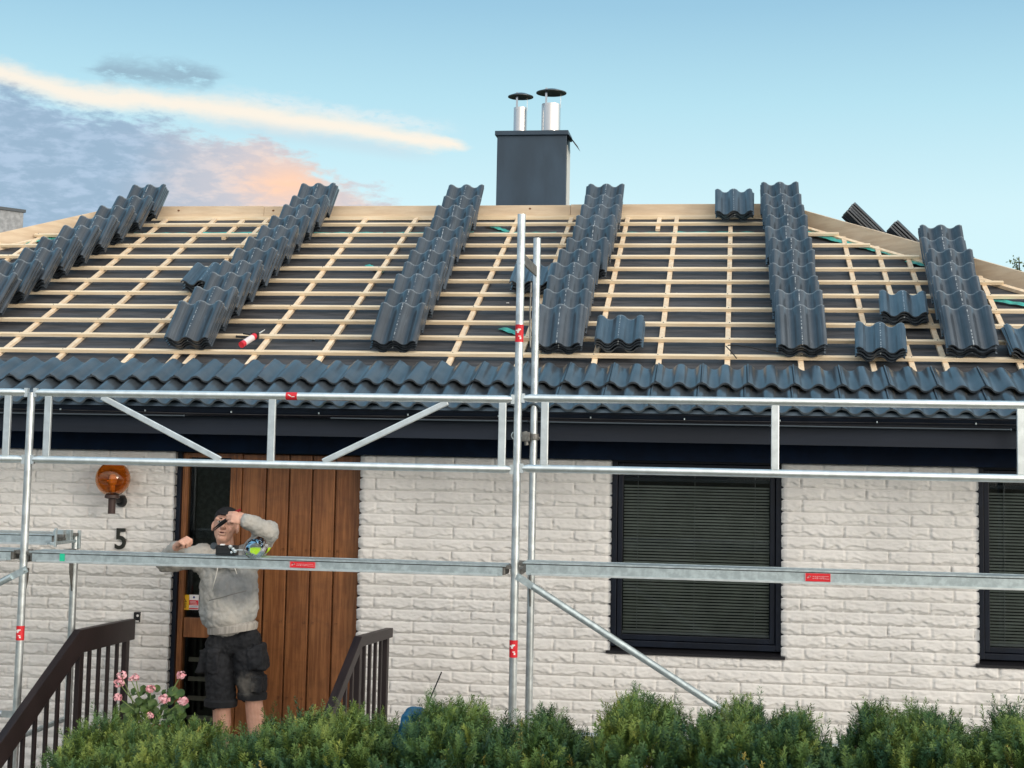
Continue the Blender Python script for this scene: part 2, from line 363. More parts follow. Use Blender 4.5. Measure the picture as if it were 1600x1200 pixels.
# ------------------------------------------------------------------ HOUSE
house = root('brick_house', (-2.7, 12.5, GZ), 'white split-brick bungalow with a half-stripped hipped roof behind the scaffolding', 'house')
OPEN = [(-3.905, -2.535, GZ, .0), (-.818, .347, -1.325, .0), (1.586, 2.76, -1.325, .0)]
BH, BL = .0808, .277
def wall():
    xs = np.concatenate([np.arange(-9.6, -5.3, .05), np.arange(-5.3, -3.905, .0085), np.linspace(-3.905, -2.535, 24), np.arange(-2.535 + .0085, -.818, .0085), np.arange(-.818, .347, .0085), np.arange(.347, 1.586, .0085), np.arange(1.586, 2.4, .0085), np.arange(2.4, 4.15, .05)])
    for o in OPEN:
        for e in o[:2]: xs = np.append(xs, e)
    xs = np.unique(np.round(xs, 5)); zs = np.unique(np.round(np.concatenate([np.arange(-1.95, .06, .0058), np.arange(GZ, -1.95, .02), [-1.325, 0.06]]), 5))
    X, Z = np.meshgrid(xs, zs); z0 = -1.325 - BH * 20
    j = np.floor((Z - z0) / BH); v = (Z - z0) / BH - j
    ux = (X + 30 + (j % 2) * BL / 2 + (vnoise(j * 1.7, j * .3, 5) - .5) * .03) / BL; i = np.floor(ux); u = ux - i
    rid = vnoise(i * 3.1 + .5, j * 5.3 + .5, 9); rid2 = vnoise(i * 7.7 + .5, j * 2.3 + .5, 19)
    eu = np.minimum(u, 1 - u) * BL; ev = np.minimum(v, 1 - v) * BH
    wob = (vnoise(X * 60, Z * 60, 2) - .5) * .004
    head = (rid2 < .16)        # some head joints are filled with paint
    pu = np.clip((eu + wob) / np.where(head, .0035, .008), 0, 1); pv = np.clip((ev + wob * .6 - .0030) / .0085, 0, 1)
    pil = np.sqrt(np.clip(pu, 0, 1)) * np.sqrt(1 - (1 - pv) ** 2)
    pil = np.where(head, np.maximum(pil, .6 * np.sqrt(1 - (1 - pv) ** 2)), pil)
    # split face: a ragged ledge, higher and lower along the brick, with the stone broken away below it
    led = .24 + .42 * (vnoise(X * 17 + rid * 50, j * 9.1, 31) - .45) + .26 * (vnoise(X * 47, j * 3.7, 37) - .5)
    brk = np.clip((led - v) / .07, 0, 1); brk = brk * brk * (3 - 2 * brk)
    facet = np.abs(vnoise(X * 26 + Z * 38, Z * 46 - X * 10, 41) - .5) * 2
    fine = vnoise(X * 90, Z * 110, 43)
    h = pil * (.023 + .005 * (rid - .5) + .006 * (facet - .4) + .003 * (fine - .5) - .012 * brk * (.45 + .75 * rid))
    h += .0015 * vnoise(X * 8, Z * 8, 3)
    Y = WY - h
    XX = X.copy(); bul = np.sqrt(1 - (1 - pv) ** 2) * .016 + (facet - .4) * .003
    for (a, b, c, d) in OPEN:
        inz = (Z > c + .001) & (Z < d)
        XX = np.where(inz & (np.abs(X - a) < 1e-4), X + bul, XX); XX = np.where(inz & (np.abs(X - b) < 1e-4), X - bul, XX)
        for e in (a, b):
            near = inz & (np.abs(X - e) < .012); Y = np.where(near, WY - h * .75, Y)
    nz, nx = X.shape; idx = np.arange(nz * nx).reshape(nz, nx)
    q = np.stack([idx[:-1, :-1], idx[:-1, 1:], idx[1:, 1:], idx[1:, :-1]], -1).reshape(-1, 4)
    cx = ((X[:-1, :-1] + X[:-1, 1:]) / 2).ravel(); cz = ((Z[:-1, :-1] + Z[1:, :-1]) / 2).ravel(); keep = np.ones(len(q), bool)
    for (a, b, c, d) in OPEN: keep &= ~((cx > a) & (cx < b) & (cz > c) & (cz < d))
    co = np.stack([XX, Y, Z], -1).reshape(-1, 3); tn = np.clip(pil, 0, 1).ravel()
    # outer jamb returns so that the openings have depth
    ex = []; eq = []; base = len(co)
    for (a, b, c, d) in OPEN:
        for e in (a, b):
            col = int(np.argmin(np.abs(xs - e))); rows = [r for r in range(nz) if c - .001 <= zs[r] <= d + .001]
            st_ = base + len(ex)
            for r in rows: ex.append((XX[r, col], WY + .10, zs[r]))
            for k in range(len(rows) - 1): eq.append((idx[rows[k], col], idx[rows[k + 1], col], st_ + k + 1, st_ + k))
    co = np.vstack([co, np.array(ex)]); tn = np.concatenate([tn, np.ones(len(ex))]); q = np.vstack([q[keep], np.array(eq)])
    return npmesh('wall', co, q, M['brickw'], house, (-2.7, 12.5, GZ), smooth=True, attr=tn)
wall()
# rest of the shell (side and back walls, dark rooms behind the openings)
sh = MB(); sh.span(-9.6, -9.48, WY + .03, 18.2, GZ, .05); sh.span(4.03, 4.15, WY + .03, 18.2, GZ, .05); sh.span(-9.6, 4.15, 18.2, 18.32, GZ, .05)
sh.span(-9.48, 4.03, WY + 1.6, WY + 1.7, GZ, .05)
sh.build('rear_wall', M['paintw'], house)
ins = MB(); ins.span(-9.47, 4.02, WY + 1.55, WY + 1.59, GZ, .05); ins.span(-9.47, 4.02, WY + .2, WY + 1.55, .04, .05); ins.span(-9.47, 4.02, WY + .2, WY + 1.55, STOOP - .03, STOOP - .02)
for x in (-4.1, -2.3, -1.0, .5, 1.45, 2.9): ins.span(x - .01, x + .01, WY + .2, WY + 1.55, STOOP, .04)
ins.build('interior_lining', M['dark'], house)
# --- windows
def window(x0, x1, z0, z1):
    fy = WY + .012
    f = MB(); f.span(x0, x0 + .052, fy, fy + .09, z0 + .045, z1); f.span(x1 - .052, x1, fy, fy + .09, z0 + .045, z1); f.span(x0 + .052, x1 - .052, fy, fy + .09, z1 - .05, z1); f.span(x0 + .052, x1 - .052, fy, fy + .09, z0 + .045, z0 + .085)
    i0, i1, j0, j1 = x0 + .056, x1 - .056, z0 + .089, z1 - .054
    wd = f.build('window', M['navy'], house, origin=(x0, fy, z0), bevel=.003)
    s2 = MB(); a = .034; s2.span(i0, i0 + a, fy + .018, fy + .07, j0, j1); s2.span(i1 - a, i1, fy + .018, fy + .07, j0, j1); s2.span(i0 + a, i1 - a, fy + .018, fy + .07, j1 - a, j1); s2.span(i0 + a, i1 - a, fy + .018, fy + .07, j0, j0 + a)
    s2.build('sash', M['navy'], wd, bevel=.003)
    gl = MB(); gx0, gx1, gz0, gz1 = i0 + a, i1 - a, j0 + a, j1 - a
    gl.add([(gx0, fy + .04, gz0), (gx1, fy + .04, gz0), (gx1, fy + .04, gz1), (gx0, fy + .04, gz1)], [(0, 1, 2, 3)]); gl.build('pane', M['pane'], wd)
    bl = MB(); bt_ = gz1 - .075; n = int((bt_ - gz0 - .04) / .0205)
    for k in range(n):
        z = gz0 + .030 + k * .0205; xj = rnd.uniform(-.001, .001)
        ang = math.radians(48 + rnd.uniform(-4, 4)); c, s_ = math.cos(ang) * .0080, math.sin(ang) * .0080; y = fy + .075
        bl.add([(gx0 + .004, y - c, z - s_ + xj), (gx1 - .004, y - c, z - s_ - xj), (gx1 - .004, y, z + .001), (gx0 + .004, y, z + .001), (gx1 - .004, y + c, z + s_), (gx0 + .004, y + c, z + s_)], [(0, 1, 2, 3), (3, 2, 4, 5)])
    bl.build('blind', M['blind'], wd, smooth=True)
    r = MB(); r.span(gx0 - .003, gx1 + .003, fy + .062, fy + .082, gz0 + .004, gz0 + .020); r.build('blind_bottom_rail', M['blindrail'], wd, bevel=.003)
    r = MB(); r.span(gx0 + .002, gx1 - .002, fy + .060, fy + .088, bt_ - .012, bt_ + .012); r.build('blind_head_rail', M['fascia'], wd, bevel=.002)
    co = MB()
    for t in (.10, .49, .90): co.tube([(gx0 + (gx1 - gx0) * t, fy + .062, gz0 + .02), (gx0 + (gx1 - gx0) * t, fy + .062, gz1 - .03)], .0012, 5)
    co.build('blind_cord', M['blindrail'], wd)
    sl_ = MB(); sl_.add([(x0 - .01, fy - .045, z0), (x1 + .01, fy - .045, z0), (x1 + .01, fy - .045, z0 + .016), (x0 - .01, fy - .045, z0 + .016), (x0 - .01, fy + .06, z0 + .044), (x1 + .01, fy + .06, z0 + .044), (x1 + .01, fy + .06, z0), (x0 - .01, fy + .06, z0)],
        [(0, 1, 2, 3), (3, 2, 5, 4), (0, 7, 6, 1), (0, 3, 4, 7), (1, 6, 5, 2), (4, 5, 6, 7)])
    sl_.build('sill', mat('sill_metal', (.022, .022, .027), .38, metal=.3), wd)
window(-.818, .347, -1.325, .0); window(1.586, 2.76, -1.325, .0)
# --- door set
dy0 = WY + .05
def px(x, y=900, Y=dy0): return P(x, y, Y).x
fr = MB(); zt = .0; zb = STOOP
XA, XB = -3.905, -2.535
fr.span(XA, XA + .045, dy0 - .03, dy0 + .09, zb, zt); fr.span(XB - .022, XB, dy0 - .03, dy0 + .09, zb, zt); fr.span(XA + .045, XB - .022, dy0 - .03, dy0 + .09, -.04, zt)
door_frame = fr.build('door_frame', M['navy'], house)
f2 = MB(); a0 = XA + .046; a1 = a0 + .037; b0 = -3.507; b1 = -3.425
f2.span(a0, a1, dy0, dy0 + .08, zb, -.043); f2.span(b0, b1, dy0, dy0 + .08, zb, -.043)
f2.span(a0 + .046, b0 - .001, dy0 + .004, dy0 + .075, -1.335, -1.20); f2.span(a1 + .001, b0 - .001, dy0 + .004, dy0 + .075, -.075, -.043); f2.span(a1 + .001, b0 - .001, dy0 + .004, dy0 + .075, zb, zb + .12)
f2.span(a0 + .016, a0 + .022, dy0 - .006, dy0 - .0005, zb, -.05); f2.span(b0 + .02, b0 + .028, dy0 - .008, dy0 - .0005, zb, -.05); f2.span(b0 + .05, b0 + .056, dy0 - .008, dy0 - .0005, zb, -.05)
side = f2.build('sidelight_frame', M['wood'], house, bevel=.003)
gl = MB()
for (u0, u1) in ((-1.20, -.075), (zb + .12, -1.335)):
    gl.add([(a1, dy0 + .04, u0), (b0, dy0 + .04, u0), (b0, dy0 + .04, u1), (a1, dy0 + .04, u1)], [(0, 1, 2, 3)])
gl.build('pane', M['pane'], side)
cu = MB()
for k in range(5): cu.span(a1 + .01, b0 - .01, dy0 + .13, dy0 + .15, -1.52 - k * .135, -1.49 - k * .135)
cu.build('shelf', mat('pale_shelf', (.20, .18, .15), .6), side)
cu = MB(); cu.span(a1 - .03, b0 + .03, dy0 + .30, dy0 + .31, -1.2, -.05); cu.build('curtain', mat('dark_curtain', (.036, .042, .045), .9, var=.4, vscale=30), side)
# planks of the door leaf
dr = MB(); ed = [b1 + .004, -3.246, -3.080, -2.912, -2.745, -2.5585]
dr.span(b1 + .003, XB - .024, dy0 + .045, dy0 + .075, zb + .01, -.043)
for k in range(5):
    g_ = .006; e0, e1 = ed[k] + (g_ if k else 0), ed[k + 1] - g_
    dr.span(e0, e1, dy0 + .012, dy0 + .044, zb + .012, -.046)
leaf = dr.build('door', M['wood'], house, bevel=.004)
scm = mat('dark_screw', (.02, .01, .008), .5)
for zr in (-.70, -1.20, -1.72):
    for k in range(1, 5):
        for sx in (-.030, .030):
            sc_ = MB(); sc_.lathe((ed[k] + sx, dy0 + .012, zr - .002 * k), [(.0001, -.006), (.006, -.005), (.008, -.001), (.008, .004)], 10, Matrix.Rotation(math.pi / 2, 3, 'X')); sc_.build('screw_head', scm, leaf)

# warning stickers on the sidelight glass
def plane_sign(name, x0, y0, x1, y1, Y, mt, parent, dep=.002, extra=None):
    a = P(x0, y0, Y); b = P(x1, y1, Y); s_ = MB(); s_.span(a.x, b.x, Y - dep, Y, b.z, a.z)
    return s_.build(name, mt, parent)
gy = dy0 + .037
yel = MB(); A = P(281, 929, gy); B = P(295.5, 953, gy); yel.span(A.x, B.x, gy - .002, gy, B.z, A.z)
yel.cur = 1; cx = (A.x + B.x) / 2; tz = A.z - .018; wq = .018
yel.add([(cx - wq, gy - .0032, tz - .034), (cx + wq, gy - .0032, tz - .034), (cx, gy - .0032, tz)], [(0, 1, 2)])
for k, l in enumerate((.9, .7, .85, .6)): yel.span(cx - .019 * l, cx + .019 * l, gy - .0034, gy - .0022, tz - .047 - k * .009, tz - .043 - k * .009)
yel.cur = 0; yel.add([(cx - wq * .55, gy - .0036, tz - .029), (cx + wq * .55, gy - .0036, tz - .029), (cx, gy - .0036, tz - .011)], [(0, 1, 2)])
yel.build('warning_sticker', [mat('yellow_sticker', (.78, .46, .02), .5), M['black']], side)
rw = MB(); A = P(296, 929, gy); B = P(310, 953, gy); rw.span(A.x, B.x, gy - .002, gy, B.z, A.z); h_ = A.z - B.z
rw.cur = 1; rw.span(A.x + .002, B.x - .002, gy - .003, gy - .0021, B.z + h_ * .30, B.z + h_ * .64); rw.span(A.x + .002, B.x - .002, gy - .003, gy - .0021, B.z + .004, B.z + h_ * .12)
rw.cur = 0
for k in range(3): rw.span(A.x + .008, B.x - .008 - .006 * k, gy - .0038, gy - .0031, B.z + h_ * (.36 + .09 * k), B.z + h_ * (.385 + .09 * k))
rw.cur = 2; rw.ball(((A.x + B.x) / 2, gy - .002, B.z + h_ * .83), (.008, .0015, .008), 10, 6)
for k in range(2): rw.span(A.x + .006, B.x - .006, gy - .003, gy - .0021, B.z + h_ * (.16 + .06 * k), B.z + h_ * (.18 + .06 * k))
rw.build('warning_sticker', [M['white'], M['red'], mat('blue_mark', (.02, .05, .22), .5)], side)
# --- eaves
EX0, EX1 = -10.25, 4.75
e = MB(); e.add([(EX0, 9.835, .292), (EX1, 9.835, .292), (EX1, 9.875, .335), (EX0, 9.875, .335), (EX0, 9.832, .268), (EX1, 9.832, .268)], [(0, 1, 2, 3), (4, 5, 1, 0)]); e.build('drip_flashing', M['flash'], house)
gt = MB(); prof = []
for k in range(9): t = math.pi * k / 8; prof.append((9.90 - .052 * math.cos(t), .262 - .058 * math.sin(t)))
vs = []; fs = []
for (y, z) in prof: vs += [(EX0, y, z), (EX1, y, z)]
for k in range(8): fs.append((2 * k, 2 * k + 1, 2 * k + 3, 2 * k + 2))
gt.add(vs, fs); gt.tube([(EX0, 9.847, .262), (EX1, 9.847, .262)], .006, 8)
gut = gt.build('gutter', M['navy'], house, smooth=True)
x = -7.5
while x < 3.5:
    bk = MB(); bk.box((x, 9.845, .236), (.008, .012, .012)); bk.build('gutter_clip', M['galv2'], gut, bevel=.001); x += .60
cbm = mat('grey_cable', (.10, .13, .16), .4, metal=.5)
for (xa, xb, z) in ((-6.4, -3.62, .206), (-2.62, -1.3, .206), (-1.3, .25, .204), (.25, 1.72, .203)): cb = MB(); cb.tube([(xa, 9.852, z), ((xa + xb) / 2, 9.852, z - .001), (xb - .01, 9.852, z)], .0045, 8); cb.ball((xb - .01, 9.852, z), .008, 8, 6); cb.build('eaves_cable', cbm, house)
e = MB(); e.span(EX0, EX1, 9.955, 9.98, .085, .30); e.build('fascia_board', M['fascia'], house)
e = MB(); e.span(EX0, EX1, 9.98, 10.36, .092, .107); e.build('soffit', M['frieze'], house)
e = MB(); e.span(EX0 + .4, EX1 - .4, 10.36, WY + .008, -.034, .10); e.span(EX0 + .4, EX1 - .4, 10.352, 10.36, -.016, -.006); e.build('frieze_board', M['frieze'], house)
# --- roof surfaces
rfm = MB(); mh = -.056
def hipgrid(nx=60, ns=34):
    vs = []; fs = []
    for a in range(ns + 1):
        s_ = -1.02 + (RS + 1.02) * a / ns
        for b in range(nx + 1):
            X = XL(s_) + (XR(s_) - XL(s_)) * b / nx; hh = mh + .008 * (math.sin(X * 2.1 + s_ * 1.3) + math.sin(X * .9 - s_ * 7)) * .5
            vs.append(rf(X, s_, hh))
    for a in range(ns):
        for b in range(nx): q = a * (nx + 1) + b; fs.append((q, q + 1, q + nx + 2, q + nx + 1))
    return vs, fs
rfm.add(*hipgrid())
rid = rf(0, RS, mh); e0 = rf(0, -1.02, mh); RY = rid.y; EYb = 2 * RY - e0.y
A, B = Vector((XL(RS), RY, rid.z)), Vector((XR(RS), RY, rid.z)); EL, ER = Vector((XL(-1.02), e0.y, e0.z)), Vector((XR(-1.02), e0.y, e0.z)); BLk, BRk = Vector((EL.x, EYb, e0.z)), Vector((ER.x, EYb, e0.z))
rfm.add([A, B, BRk, BLk, EL, ER], [(1, 0, 3, 2), (0, 4, 3), (1, 2, 5)])
roof = rfm.build('roof', M['membrane'], house, origin=(-2.7, 12.5, Z1))
for k in range(11):
    s_ = k * G; xa, xb = XL(s_) + .06, XR(s_) - .16 + rnd.uniform(-.05, .05)
    if k == 0: xb = XR(s_) - .1
    b = MB(); b.beam(rf(xa, s_ - .0, -.014), rf(xb, s_, -.014), .038, .026, up=rf(0, 0, 1) - rf(0, 0, 0)); b.build('batten', M['timber'], roof, origin=rf(xa, s_, -.014), bevel=.002)
b = MB(); b.beam(rf(XL(-.36), -.345, -.014), rf(XR(-.36) - .1, -.345, -.014), .045, .028, up=rf(0, 0, 1) - rf(0, 0, 0)); b.build('batten', M['timber'], roof, origin=rf(XL(-.36), -.345, -.014))
RX = [(-6.43, 99), (-5.41, 99), (-4.915, 99), (-4.385, 99), (-3.44, 99), (-2.945, 99), (-1.985, 99), (-1.49, 99), (-.96, 99), (-.51, 99), (-.03, 3.25), (.47, 99), (.95, 2.95), (1.21, 2.66), (1.435, 2.48), (1.93, 1.92), (-6.93, 99), (-7.4, 99), (2.43, 99)]
RX += [(-7.9 - .5 * k, 99) for k in range(4)] + [(2.9 + .5 * k, 99) for k in range(3)]
def counter(X, s0, s1, mt='timber2'):
    b = MB(); jx = rnd.uniform(-.008, .008); b.beam(rf(X - jx, s0, -.0415), rf(X + jx, s1, -.0415), .038, .025, up=rf(0, 0, 1) - rf(0, 0, 0)); b.build('counter_batten', M[mt], roof, origin=rf(X, s0, -.04), bevel=.002)
for X, smax in RX:
    top_ = RS - .06
    if X < -5.93: top_ = RS - (-5.93 - X) / C_ - .1
    if X > .45: top_ = RS - (X - .45) / C_ - .12
    top_ = min(top_, smax + .0)
    counter(X, -1.0, top_)
counter(-4.63, 2.93, 3.52); counter(-.67, 3.18, 3.55); counter(-4.04, -1.0, .08); counter(-3.91, -1.0, .06); counter(-1.38, -1., .9)
# battens running along the hips, hip boards and the ridge board
for sg, X0 in ((-1, -5.93), (1, .45)):
    fX = XL if sg < 0 else XR
    b = MB(); b.beam(rf(fX(3.30) - sg * .17, 3.30, -.040), rf(fX(-1) - sg * .17, -1, -.040), .045, .026, up=rf(0, 0, 1) - rf(0, 0, 0)); b.build('hip_batten', M['timber2'], roof, origin=rf(fX(3.3), 3.3, 0))
    a_ = rf(X0, RS, -.002); c_ = rf(fX(-1.0), -1.0, -.002)
    b = MB(); b.beam(a_, c_, .045, .135); b.build('hip_board', M['ridge'], roof, origin=a_, bevel=.003)
xr = XL(RS) - .01; segs = [(xr, -4.45), (-4.447, -1.5), (-1.497, XR(RS) + .02)]
for k, (xa, xb) in enumerate(segs):
    b = MB(); z = rf(0, RS, 0).z + .012; b.span(xa, xb, RY - .022, RY + .022, z - .045, z + (.062, .058, .064)[k]); rb = b.build('ridge_board', M['ridge'], roof, bevel=.003)
b = MB(); zz = rf(0, RS, 0).z
b.beam((xr, RY - .040, zz - .052), (XR(RS), RY - .040, zz - .052), .030, .040); b.build('ridge_batten', M['timber'], roof)
knm = mat('knot_brown', (.16, .07, .03), .8)
for (x_, y_) in ((279, 329), (427, 329), (828, 326)): q = P(x_, y_, RY - .024); kn = MB(); kn.ball((q.x, RY - .0225, q.z), (.012, .0015, .009), 8, 6); kn.build('timber_knot', knm, roof)
nl = MB()
for k in range(11):
    for X, smax in RX[:16]:
        s_ = k * G
        if XL(s_) + .1 < X < XR(s_) - .2 and s_ < smax and rnd.random() < .8: 
            q = rf(X + rnd.uniform(-.01, .01), s_ + rnd.uniform(-.01, .01), .0005); nl.ball(q, .0042, 6, 4)
nl.build('nail_heads', M['dsteel'], roof)['kind'] = 'stuff'
# teal printed tape on the underlay
def tape(x0, s0, x1, s1, w_, h=-.038):
    tp = MB()
    a, b = rf(x0, s0, h), rf(x1, s1, h); d = (b - a).normalized(); n = (rf(0, 0, 1) - rf(0, 0, 0)); sd_ = d.cross(n).normalized() * w_ / 2
    N = 10; vs = []; fs = []
    for k in range(N + 1):
        q = a.lerp(b, k / N) + n * .004 * math.sin(k * 2.3 + x0); vs += [q - sd_, q + sd_]
    for k in range(N): fs.append((2 * k, 2 * k + 1, 2 * k + 3, 2 * k + 2))
    tp.add(vs, fs); tp.build('sealing_tape', M['teal'], roof)
x_ = -5.6
while x_ < .4:
    l = rnd.uniform(.5, .9); tape(x_, 3.10 + rnd.uniform(-.01, .01), x_ + l, 3.10 + rnd.uniform(-.012, .012), .035); x_ += l + rnd.uniform(.02, .2)
for a in ((-2.25, 3.36, -2.0, 3.12, .05), (-3.1, 2.15, -2.92, 1.93, .05), (-1.72, .62, -1.42, .36, .06), (-1.9, 3.38, -1.5, 3.40, .04), (-3.75, 3.34, -3.5, 3.36, .03), (.55, 3.2, 1.0, 2.74, .07), (1.0, 2.74, 1.45, 2.35, .07), (1.42, 2.28, 1.7, 2.05, .08), (1.9, 1.35, 2.35, 1.10, .07), (-6.25, 2.98, -6.5, 2.8, .08), (-5.95, 3.28, -5.6, 3.42, .06), (.42, 3.42, .72, 3.02, .05)): tape(*a)
# --- laid tiles: two courses along the eaves
def prof_z(x, A=.0195): 
    c = math.cos(2 * math.pi * x / .15); return A * (c ** .72 if c > 0 else -(-c) ** .80)
def tile_rows(s_head, s_foot, h_head, h_foot, seed):
    r = random.Random(seed); vs = []; fs = []; x = XL(s_foot) + .05
    while x < XR(s_foot) - .3:
        L0 = r.uniform(-.004, .004); tilt = r.uniform(-.0025, .0025); n = 44; base = len(vs)
        for (sv, hv, th_) in ((s_head, h_head, 0), (s_foot + L0 + .012, h_foot, 0), (s_foot + L0, h_foot - .003, 0), (s_foot + L0 + .001, h_foot, .016), (s_head, h_head, .012)):
            for k in range(n + 1):
                u = -.004 + .306 * k / n
                lift = .006 if k < 2 else 0
                if k in (n - 1, n): lift = -.008
                rib = .0
                vs.append(rf(x + u, sv, hv + prof_z(u) - th_ + lift * (1 if th_ == 0 else 0) + tilt * (k / n)))
        R_ = n + 1
        for a in range(4):
            for k in range(n): q = base + a * R_ + k; fs.append((q, q + 1, q + R_ + 1, q + R_)[::-1])
        for a in range(1):
            fs.append((base, base + R_, base + 3 * R_, base + 4 * R_)); fs.append((base + n, base + n + 4 * R_, base + n + 3 * R_, base + n + R_))
        x += .300
    b = MB(); b.add(vs, fs); return b
tile_rows(-.30, -.70, .030, .062, 1).build('laid_tiles', M['tile'], roof, origin=rf(-2.7, -.5, 0), smooth='auto')
tile_rows(-.64, -1.055, .022, .046, 2).build('laid_tiles', M['tile'], roof, origin=rf(-2.7, -.9, 0), smooth='auto')
# --- chimney
ch = MB(); ch.span(-2.292, -1.607, 14.6, 14.92, 1.9, 3.10); chim = ch.build('chimney', M['chim'], house, origin=(-1.95, 14.9, 1.9), bevel=.006)
ct = MB(); ct.span(-2.312, -1.590, 14.575, 14.945, 3.09, 3.135); ct.add([(-1.607, 14.60, 3.12), (-1.607, 14.9, 3.12), (-1.500, 14.9, 2.98), (-1.500, 14.60, 2.98)], [(0, 1, 2, 3)]); ct.build('chimney_cap', M['chim'], chim, bevel=.004)
lt = MB(); lt.span(-1.6068, -1.603, 14.63, 14.90, 2.0, 3.0); lt.build('lit_side_sheet', mat('lit_side_white', (.62, .62, .58), .5), chim)  # bright sunlit side of the chimney put in as a white sheet
def flue(cx, cy, r, z0, z1, rc, zc):
    f = MB(); f.lathe((cx, cy, 0), [(r * 1.28, z0), (r * 1.05, z0 + .025), (r, z0 + .026), (r, z1), (r * .9, z1), (r * .9, z0 + .1)], 36)
    fl = f.build('flue_pipe', M['steel'], chim, smooth='auto')
    b = MB(); b.lathe((cx, cy, 0), [(.001, zc + .035), (rc * .5, zc + .026), (rc, zc), (rc, zc - .008), (rc * .5, zc + .012), (.001, zc + .020)], 40); b.build('flue_cap', M['capm'], fl, smooth='auto')
    s_ = MB()
    for a in (-2.0, .15, 2.2): s_.box((cx + r * math.cos(a), cy + r * math.sin(a), (z1 + zc) / 2), (.022 if a < 0 else .006, .004, zc - z1 + .06), Matrix.Rotation(a + math.pi / 2, 3, 'Z'))
    s_.build('cap_strut', M['steel'], fl)
flue(-2.090, 14.76, .066, 3.13, 3.40, .126, 3.515); flue(-1.785, 14.76, .094, 3.13, 3.43, .150, 3.55)

# ------------------------------------------------------------------ loose roof tiles
def tile_mesh():
    n = 40; W_ = .333; L = .42; vs = []; fs = []; ny = 4; t = .013
    for layer in (0, 1):
        for a in range(ny + 1):
            for k in range(n + 1):
                u = -W_ / 2 + W_ * k / n; z = prof_z(u)
                for c in (-.112, -.038, .038, .112):      # flat ribs in the pans
                    z += .0018 * math.exp(-((u - c) / .006) ** 2)
                if abs(u) > W_ / 2 - .012: z -= .006
                y = L * a / ny
                if a == 0 and layer == 0: z -= .003
                vs.append((u, y, z + (0 if layer == 0 else -t)))
    R_ = n + 1; off = R_ * (ny + 1)
    for a in range(ny):
        for k in range(n):
            q = a * R_ + k; fs.append((q, q + 1, q + R_ + 1, q + R_)); q += off; fs.append((q + R_, q + R_ + 1, q + 1, q))
    for k in range(n):
        fs.append((k + off, k + 1 + off, k + 1, k)); q = ny * R_ + k; fs.append((q, q + 1, q + 1 + off, q + off))
    for a in range(ny):
        q = a * R_; fs.append((q, q + R_, q + R_ + off, q + off)); q += n; fs.append((q + R_, q, q + off, q + R_ + off))
    me = bpy.data.meshes.new('roof_tile'); me.from_pydata(vs, [], fs)
    return me
TM = tile_mesh()
def tile_mat():
    mt = mat('loose_tile', (.037, .048, .061), .30, var=.2, vscale=6, bump=.15, bscale=60, rnd_amt=.25, spec=.8, coat=.25)
    nt = mt.node_tree; E.nt = nt; b = nt.nodes['Principled BSDF']; prev = b.inputs['Base Color'].links[0].from_socket
    t = nt.nodes.new('ShaderNodeTexCoord'); s = nt.nodes.new('ShaderNodeSeparateXYZ'); nt.links.new(t.outputs['Object'], s.inputs[0]); x, y, z = E(s.outputs[0]), E(s.outputs[1]), E(s.outputs[2])
    oi = nt.nodes.new('ShaderNodeObjectInfo'); rn = E(oi.outputs['Random'])
    ln = sstep(.0042, .0022, E.op('ABSOLUTE', x + rn * .004 - .002))
    ds = sstep(.50, .56, noise(comb(rn * 40, y * 30, 0.0), 1.5, 3, .7))
    ft = sstep(.402, .418, y + (noise(comb(x * 30, y, rn * 9), 3, 3) - .5) * .02)
    sk = sstep(.52, .75, noise(comb(x * 75, y * 1.6, rn * 20), 1.2, 4, .6)); prev = mixc(sk * .45, prev, (.115, .145, .175)); rb_ = sstep(.0035, .0012, E.op('ABSOLUTE', E.op('ABSOLUTE', E.op('ABSOLUTE', x) - .075) - .026)); prev = mixc(rb_ * .6, prev, (.014, .020, .028))  # glossy sheen along the tile painted in as paler streaks
    scf = sstep(.60, .72, noise(comb(x * 8, y * 2 + rn * 30, z * 8), 4, 5, .65)) * .35
    c = mixc(scf, prev, (.10, .13, .16)); c = mixc(ft * .55, c, (.24, .28, .31))
    c = mixc(ln * ds * .85, c, (.42, .46, .48)); nt.links.new(c, b.inputs['Base Color']); return mt
TM.materials.append(tile_mat())
TM.polygons.foreach_set('use_smooth', [True] * len(TM.polygons))
NT = [0]
ORD = ['top', 'second', 'third', 'fourth', 'fifth', 'lowest']
def place_tile(Mx, label, group):
    o = bpy.data.objects.new('roof_tile', TM); COL.objects.link(o); Mx = Mx.copy(); Mx.translation += Vector((0, 0, CZ)); o.matrix_world = Mx
    e_ = o.modifiers.new('split', 'EDGE_SPLIT'); e_.split_angle = math.radians(50)
    tag(o, label, 'roof tile', group, 'thing'); NT[0] += 1
def basis(xa, ya):
    xa = xa.normalized(); ya = ya.normalized(); za = xa.cross(ya); return Matrix((xa, ya, za)).transposed().to_4x4()
def pile(foot, tilt, n, where, group, pitch=.0235, yaw=0.0, east=False, shear=0.0):
    a = TH + math.radians(tilt)
    if east: xa = Vector((0, 1, 0)); ya = Vector((-math.cos(a), 0, math.sin(a)))
    else: xa = Vector((1, 0, 0)); ya = Vector((0, math.cos(a), math.sin(a)))
    za = xa.cross(ya)
    for k in range(n):
        w_ = Matrix.Rotation(math.radians(yaw + rnd.uniform(-1.5, 1.5)), 4, 'Z')
        p_ = foot + za * (.033 + k * pitch) + xa * (rnd.uniform(-.009, .009) + shear * k) + ya * rnd.uniform(-.005, .006)
        Mx = Matrix.Translation(p_) @ basis(xa, ya) @ w_
        pos = n - 1 - k; ordn = 'bottom' if (k == 0 and n > 1) else ORD[pos]
        place_tile(Mx, ('%s dark roof tile in %s' % (ordn, where)), group)
